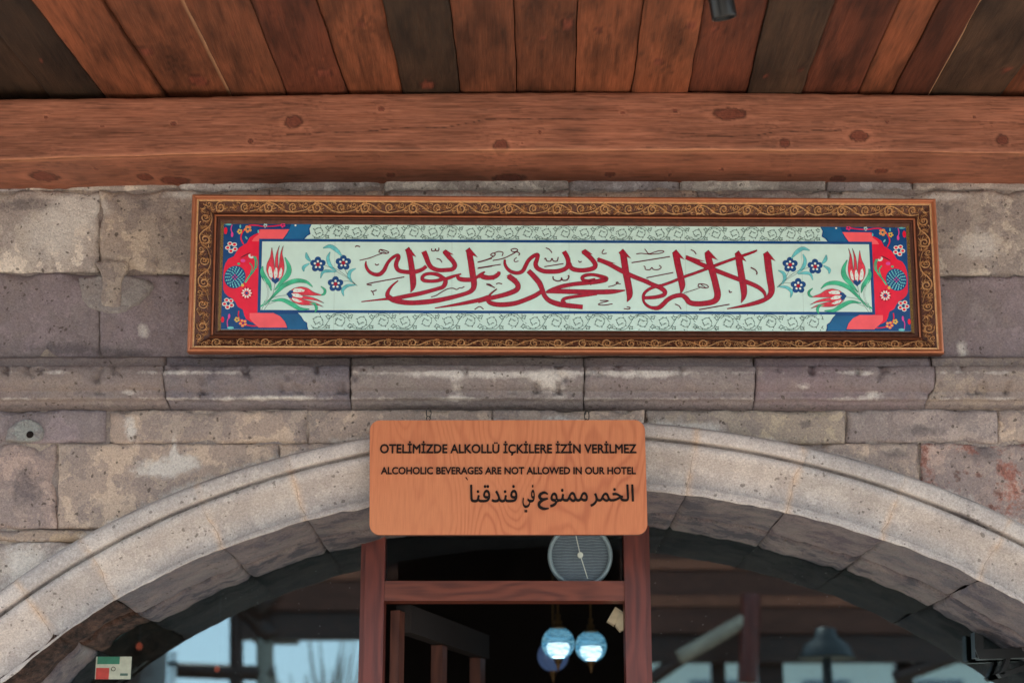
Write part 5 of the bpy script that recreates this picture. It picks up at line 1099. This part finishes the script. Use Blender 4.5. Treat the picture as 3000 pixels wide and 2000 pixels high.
def bar(a, b_, w_, name, mt, par, y=CY - .1, n=2, bulge=(0, 0, 0)):
    p, q = V_(*a, y), V_(*b_, y); m_ = (p + q) / 2 + np.array(bulge); P = smoothline([p, m_, q], 8); MB().tube(P, w_, 8).build(name, M[mt], par, smooth=True)
bar((596, 1735), (800, 1868), .085, 'curved_brace', 'dark_wood', ca, bulge=(.04, 0, .05)); bar((640, 1660), (800, 1780), .17, 'corner_brace', 'dark_wood', ca)
a, b_ = V_(750, 1800, CY - .3), V_(872, 1884, CY - .3); MB().box((a[0], CY - .4, b_[2]), (b_[0], CY - .2, a[2] + .1)).build('beam_end', M['dark_wood'], ca)
bar((692, 1740), (692, 2300), .05, 'post', 'dark_wood', ca); bar((500, 1960), (800, 1972), .055, 'cross_rail', 'dark_wood', ca); bar((776, 1860), (776, 2400), .062, 'grey_post', 'cement', ca)
bar((1990, 1925), (2210, 1800), .05, 'grey_brace', 'mortar', cb, y=CY + .3); bar((2190, 2000), (2200, 1740), .07, 'red_brown_post', 'door', cb, y=CY + .3)
bar((2620, 1985), (2800, 1920), .05, 'light_brace', 'dark_wood', cb); bar((1905, 1990), (2080, 1870), .05, 'light_brace', 'dark_wood', cb)
M['pale_metal'] = flat('pale_grey_metal', L4(214, 218, 220), .35, .2)
a = V_(507, 1908, -5.6); pole = empty('pale_metal_pole', (a[0], -5.6, 0), 'slim pale metal pole with a dark collar, mirrored at the edge of the blue sky', 'pole')
MB().tube([(a[0], -5.6, 0), a], .026, 16).build('tube', M['pale_metal'], pole, smooth=True); c = V_(507, 1942, -5.6); MB().lathe(c, [(.026, -.012), (.034, -.010), (.034, .010), (.026, .012)], 16).build('collar', M['black'], pole)
gl_ = empty('garden_lamp', tuple(V_(2415, 2000, -5) * [1, 1, 0]), 'dark hooded garden lamp with pale underside, mirrored in the right window', 'lamp')
c = V_(2420, 1880, -5); MB().lathe(c, [(.17, -.09), (.14, -.02), (.07, .03), (.06, .08), (.001, .09)], 24).build('hood', M['black'], gl_, smooth=True); MB().lathe(c, [(.165, -.095), (.06, -.065), (.001, -.06)], 24).build('pale_underside', M['cement'], gl_)
MB().tube([c + np.array([0, 0, -.09]), (c[0], c[1], 0)], .03, 10).build('post', M['black'], gl_)
# dark block added to darken the mirrored left, pale house and bare trees beyond
M['render'] = flat('pale_render', L4(206, 214, 208), .9)
sh = empty('sky_blocker', tuple(V_(300, 2000, -6.5) * [1, 1, 0]), 'added tall dark shed mirrored at the far left of the left window', 'blocker')
a = V_(497, 1800, -6.5); MB().box((-6.5, -7.4, 0), (a[0] - .18, -6.5, 4.2)).build('wall', M['dark_wood'], sh); MB().box((-6.7, -7.6, 4.2), (a[0] - .14, -6.3, 4.4)).build('roof', M['dark_wood'], sh)
hb0, hb1 = V_(1880, 1886, -24), V_(2900, 1886, -24)
bl = empty('pale_house', ((hb0[0] + hb1[0]) / 2, -24, 0), 'pale rendered house beyond the canopy, mirrored low in the right window', 'house')
MB().box((hb0[0], -29, 0), (hb1[0], -24, hb0[2])).build('wall', M['render'], bl); MB().box((hb0[0] - .3, -29.3, hb0[2]), (hb1[0] + .3, -23.7, hb0[2] + .25)).build('roof', M['dark_wood'], bl)
for k in range(6): x_ = hb0[0] + .8 + k * 1.9; MB().box((x_, -24.02, hb0[2] - 1.9), (x_ + .8, -23.97, hb0[2] - .6)).build('window', M['clearpl2'], bl)
M['bark'] = flat('grey_bark', L4(110, 104, 96), .9)
for (tx_, hh, lab) in ((905, 0, 'bare grey tree mirrored in the left window, left of its neighbour'), (985, 12, 'bare grey tree mirrored in the left window, next to the door')):
    b0 = V_(tx_, 1925 - hh, -16); t = empty('bare_tree', (b0[0], -16, 0), lab, 'tree', 'bare trees beyond the canopy'); rs = random.Random(tx_)
    MB().tube([(b0[0], -16, 0), (b0[0] + .05, -16, b0[2] - .9)], [.11, .06], 8).build('trunk', M['bark'], t); mb = MB()
    for k in range(16):
        z0_b = b0[2] - rs.uniform(.9, 1.9); an = rs.uniform(0, 6.28); L_ = rs.uniform(.8, 1.3); mb.tube([(b0[0], -16, z0_b), (b0[0] + .35 * L_ * math.cos(an), -16 + .3 * math.sin(an), z0_b + .55 * L_), (b0[0] + .5 * L_ * math.cos(an), -16 + .5 * math.sin(an), z0_b + 1.2 * L_)], [.035, .02, .006], 5)
    mb.build('crown', M['bark'], t, kind='stuff')
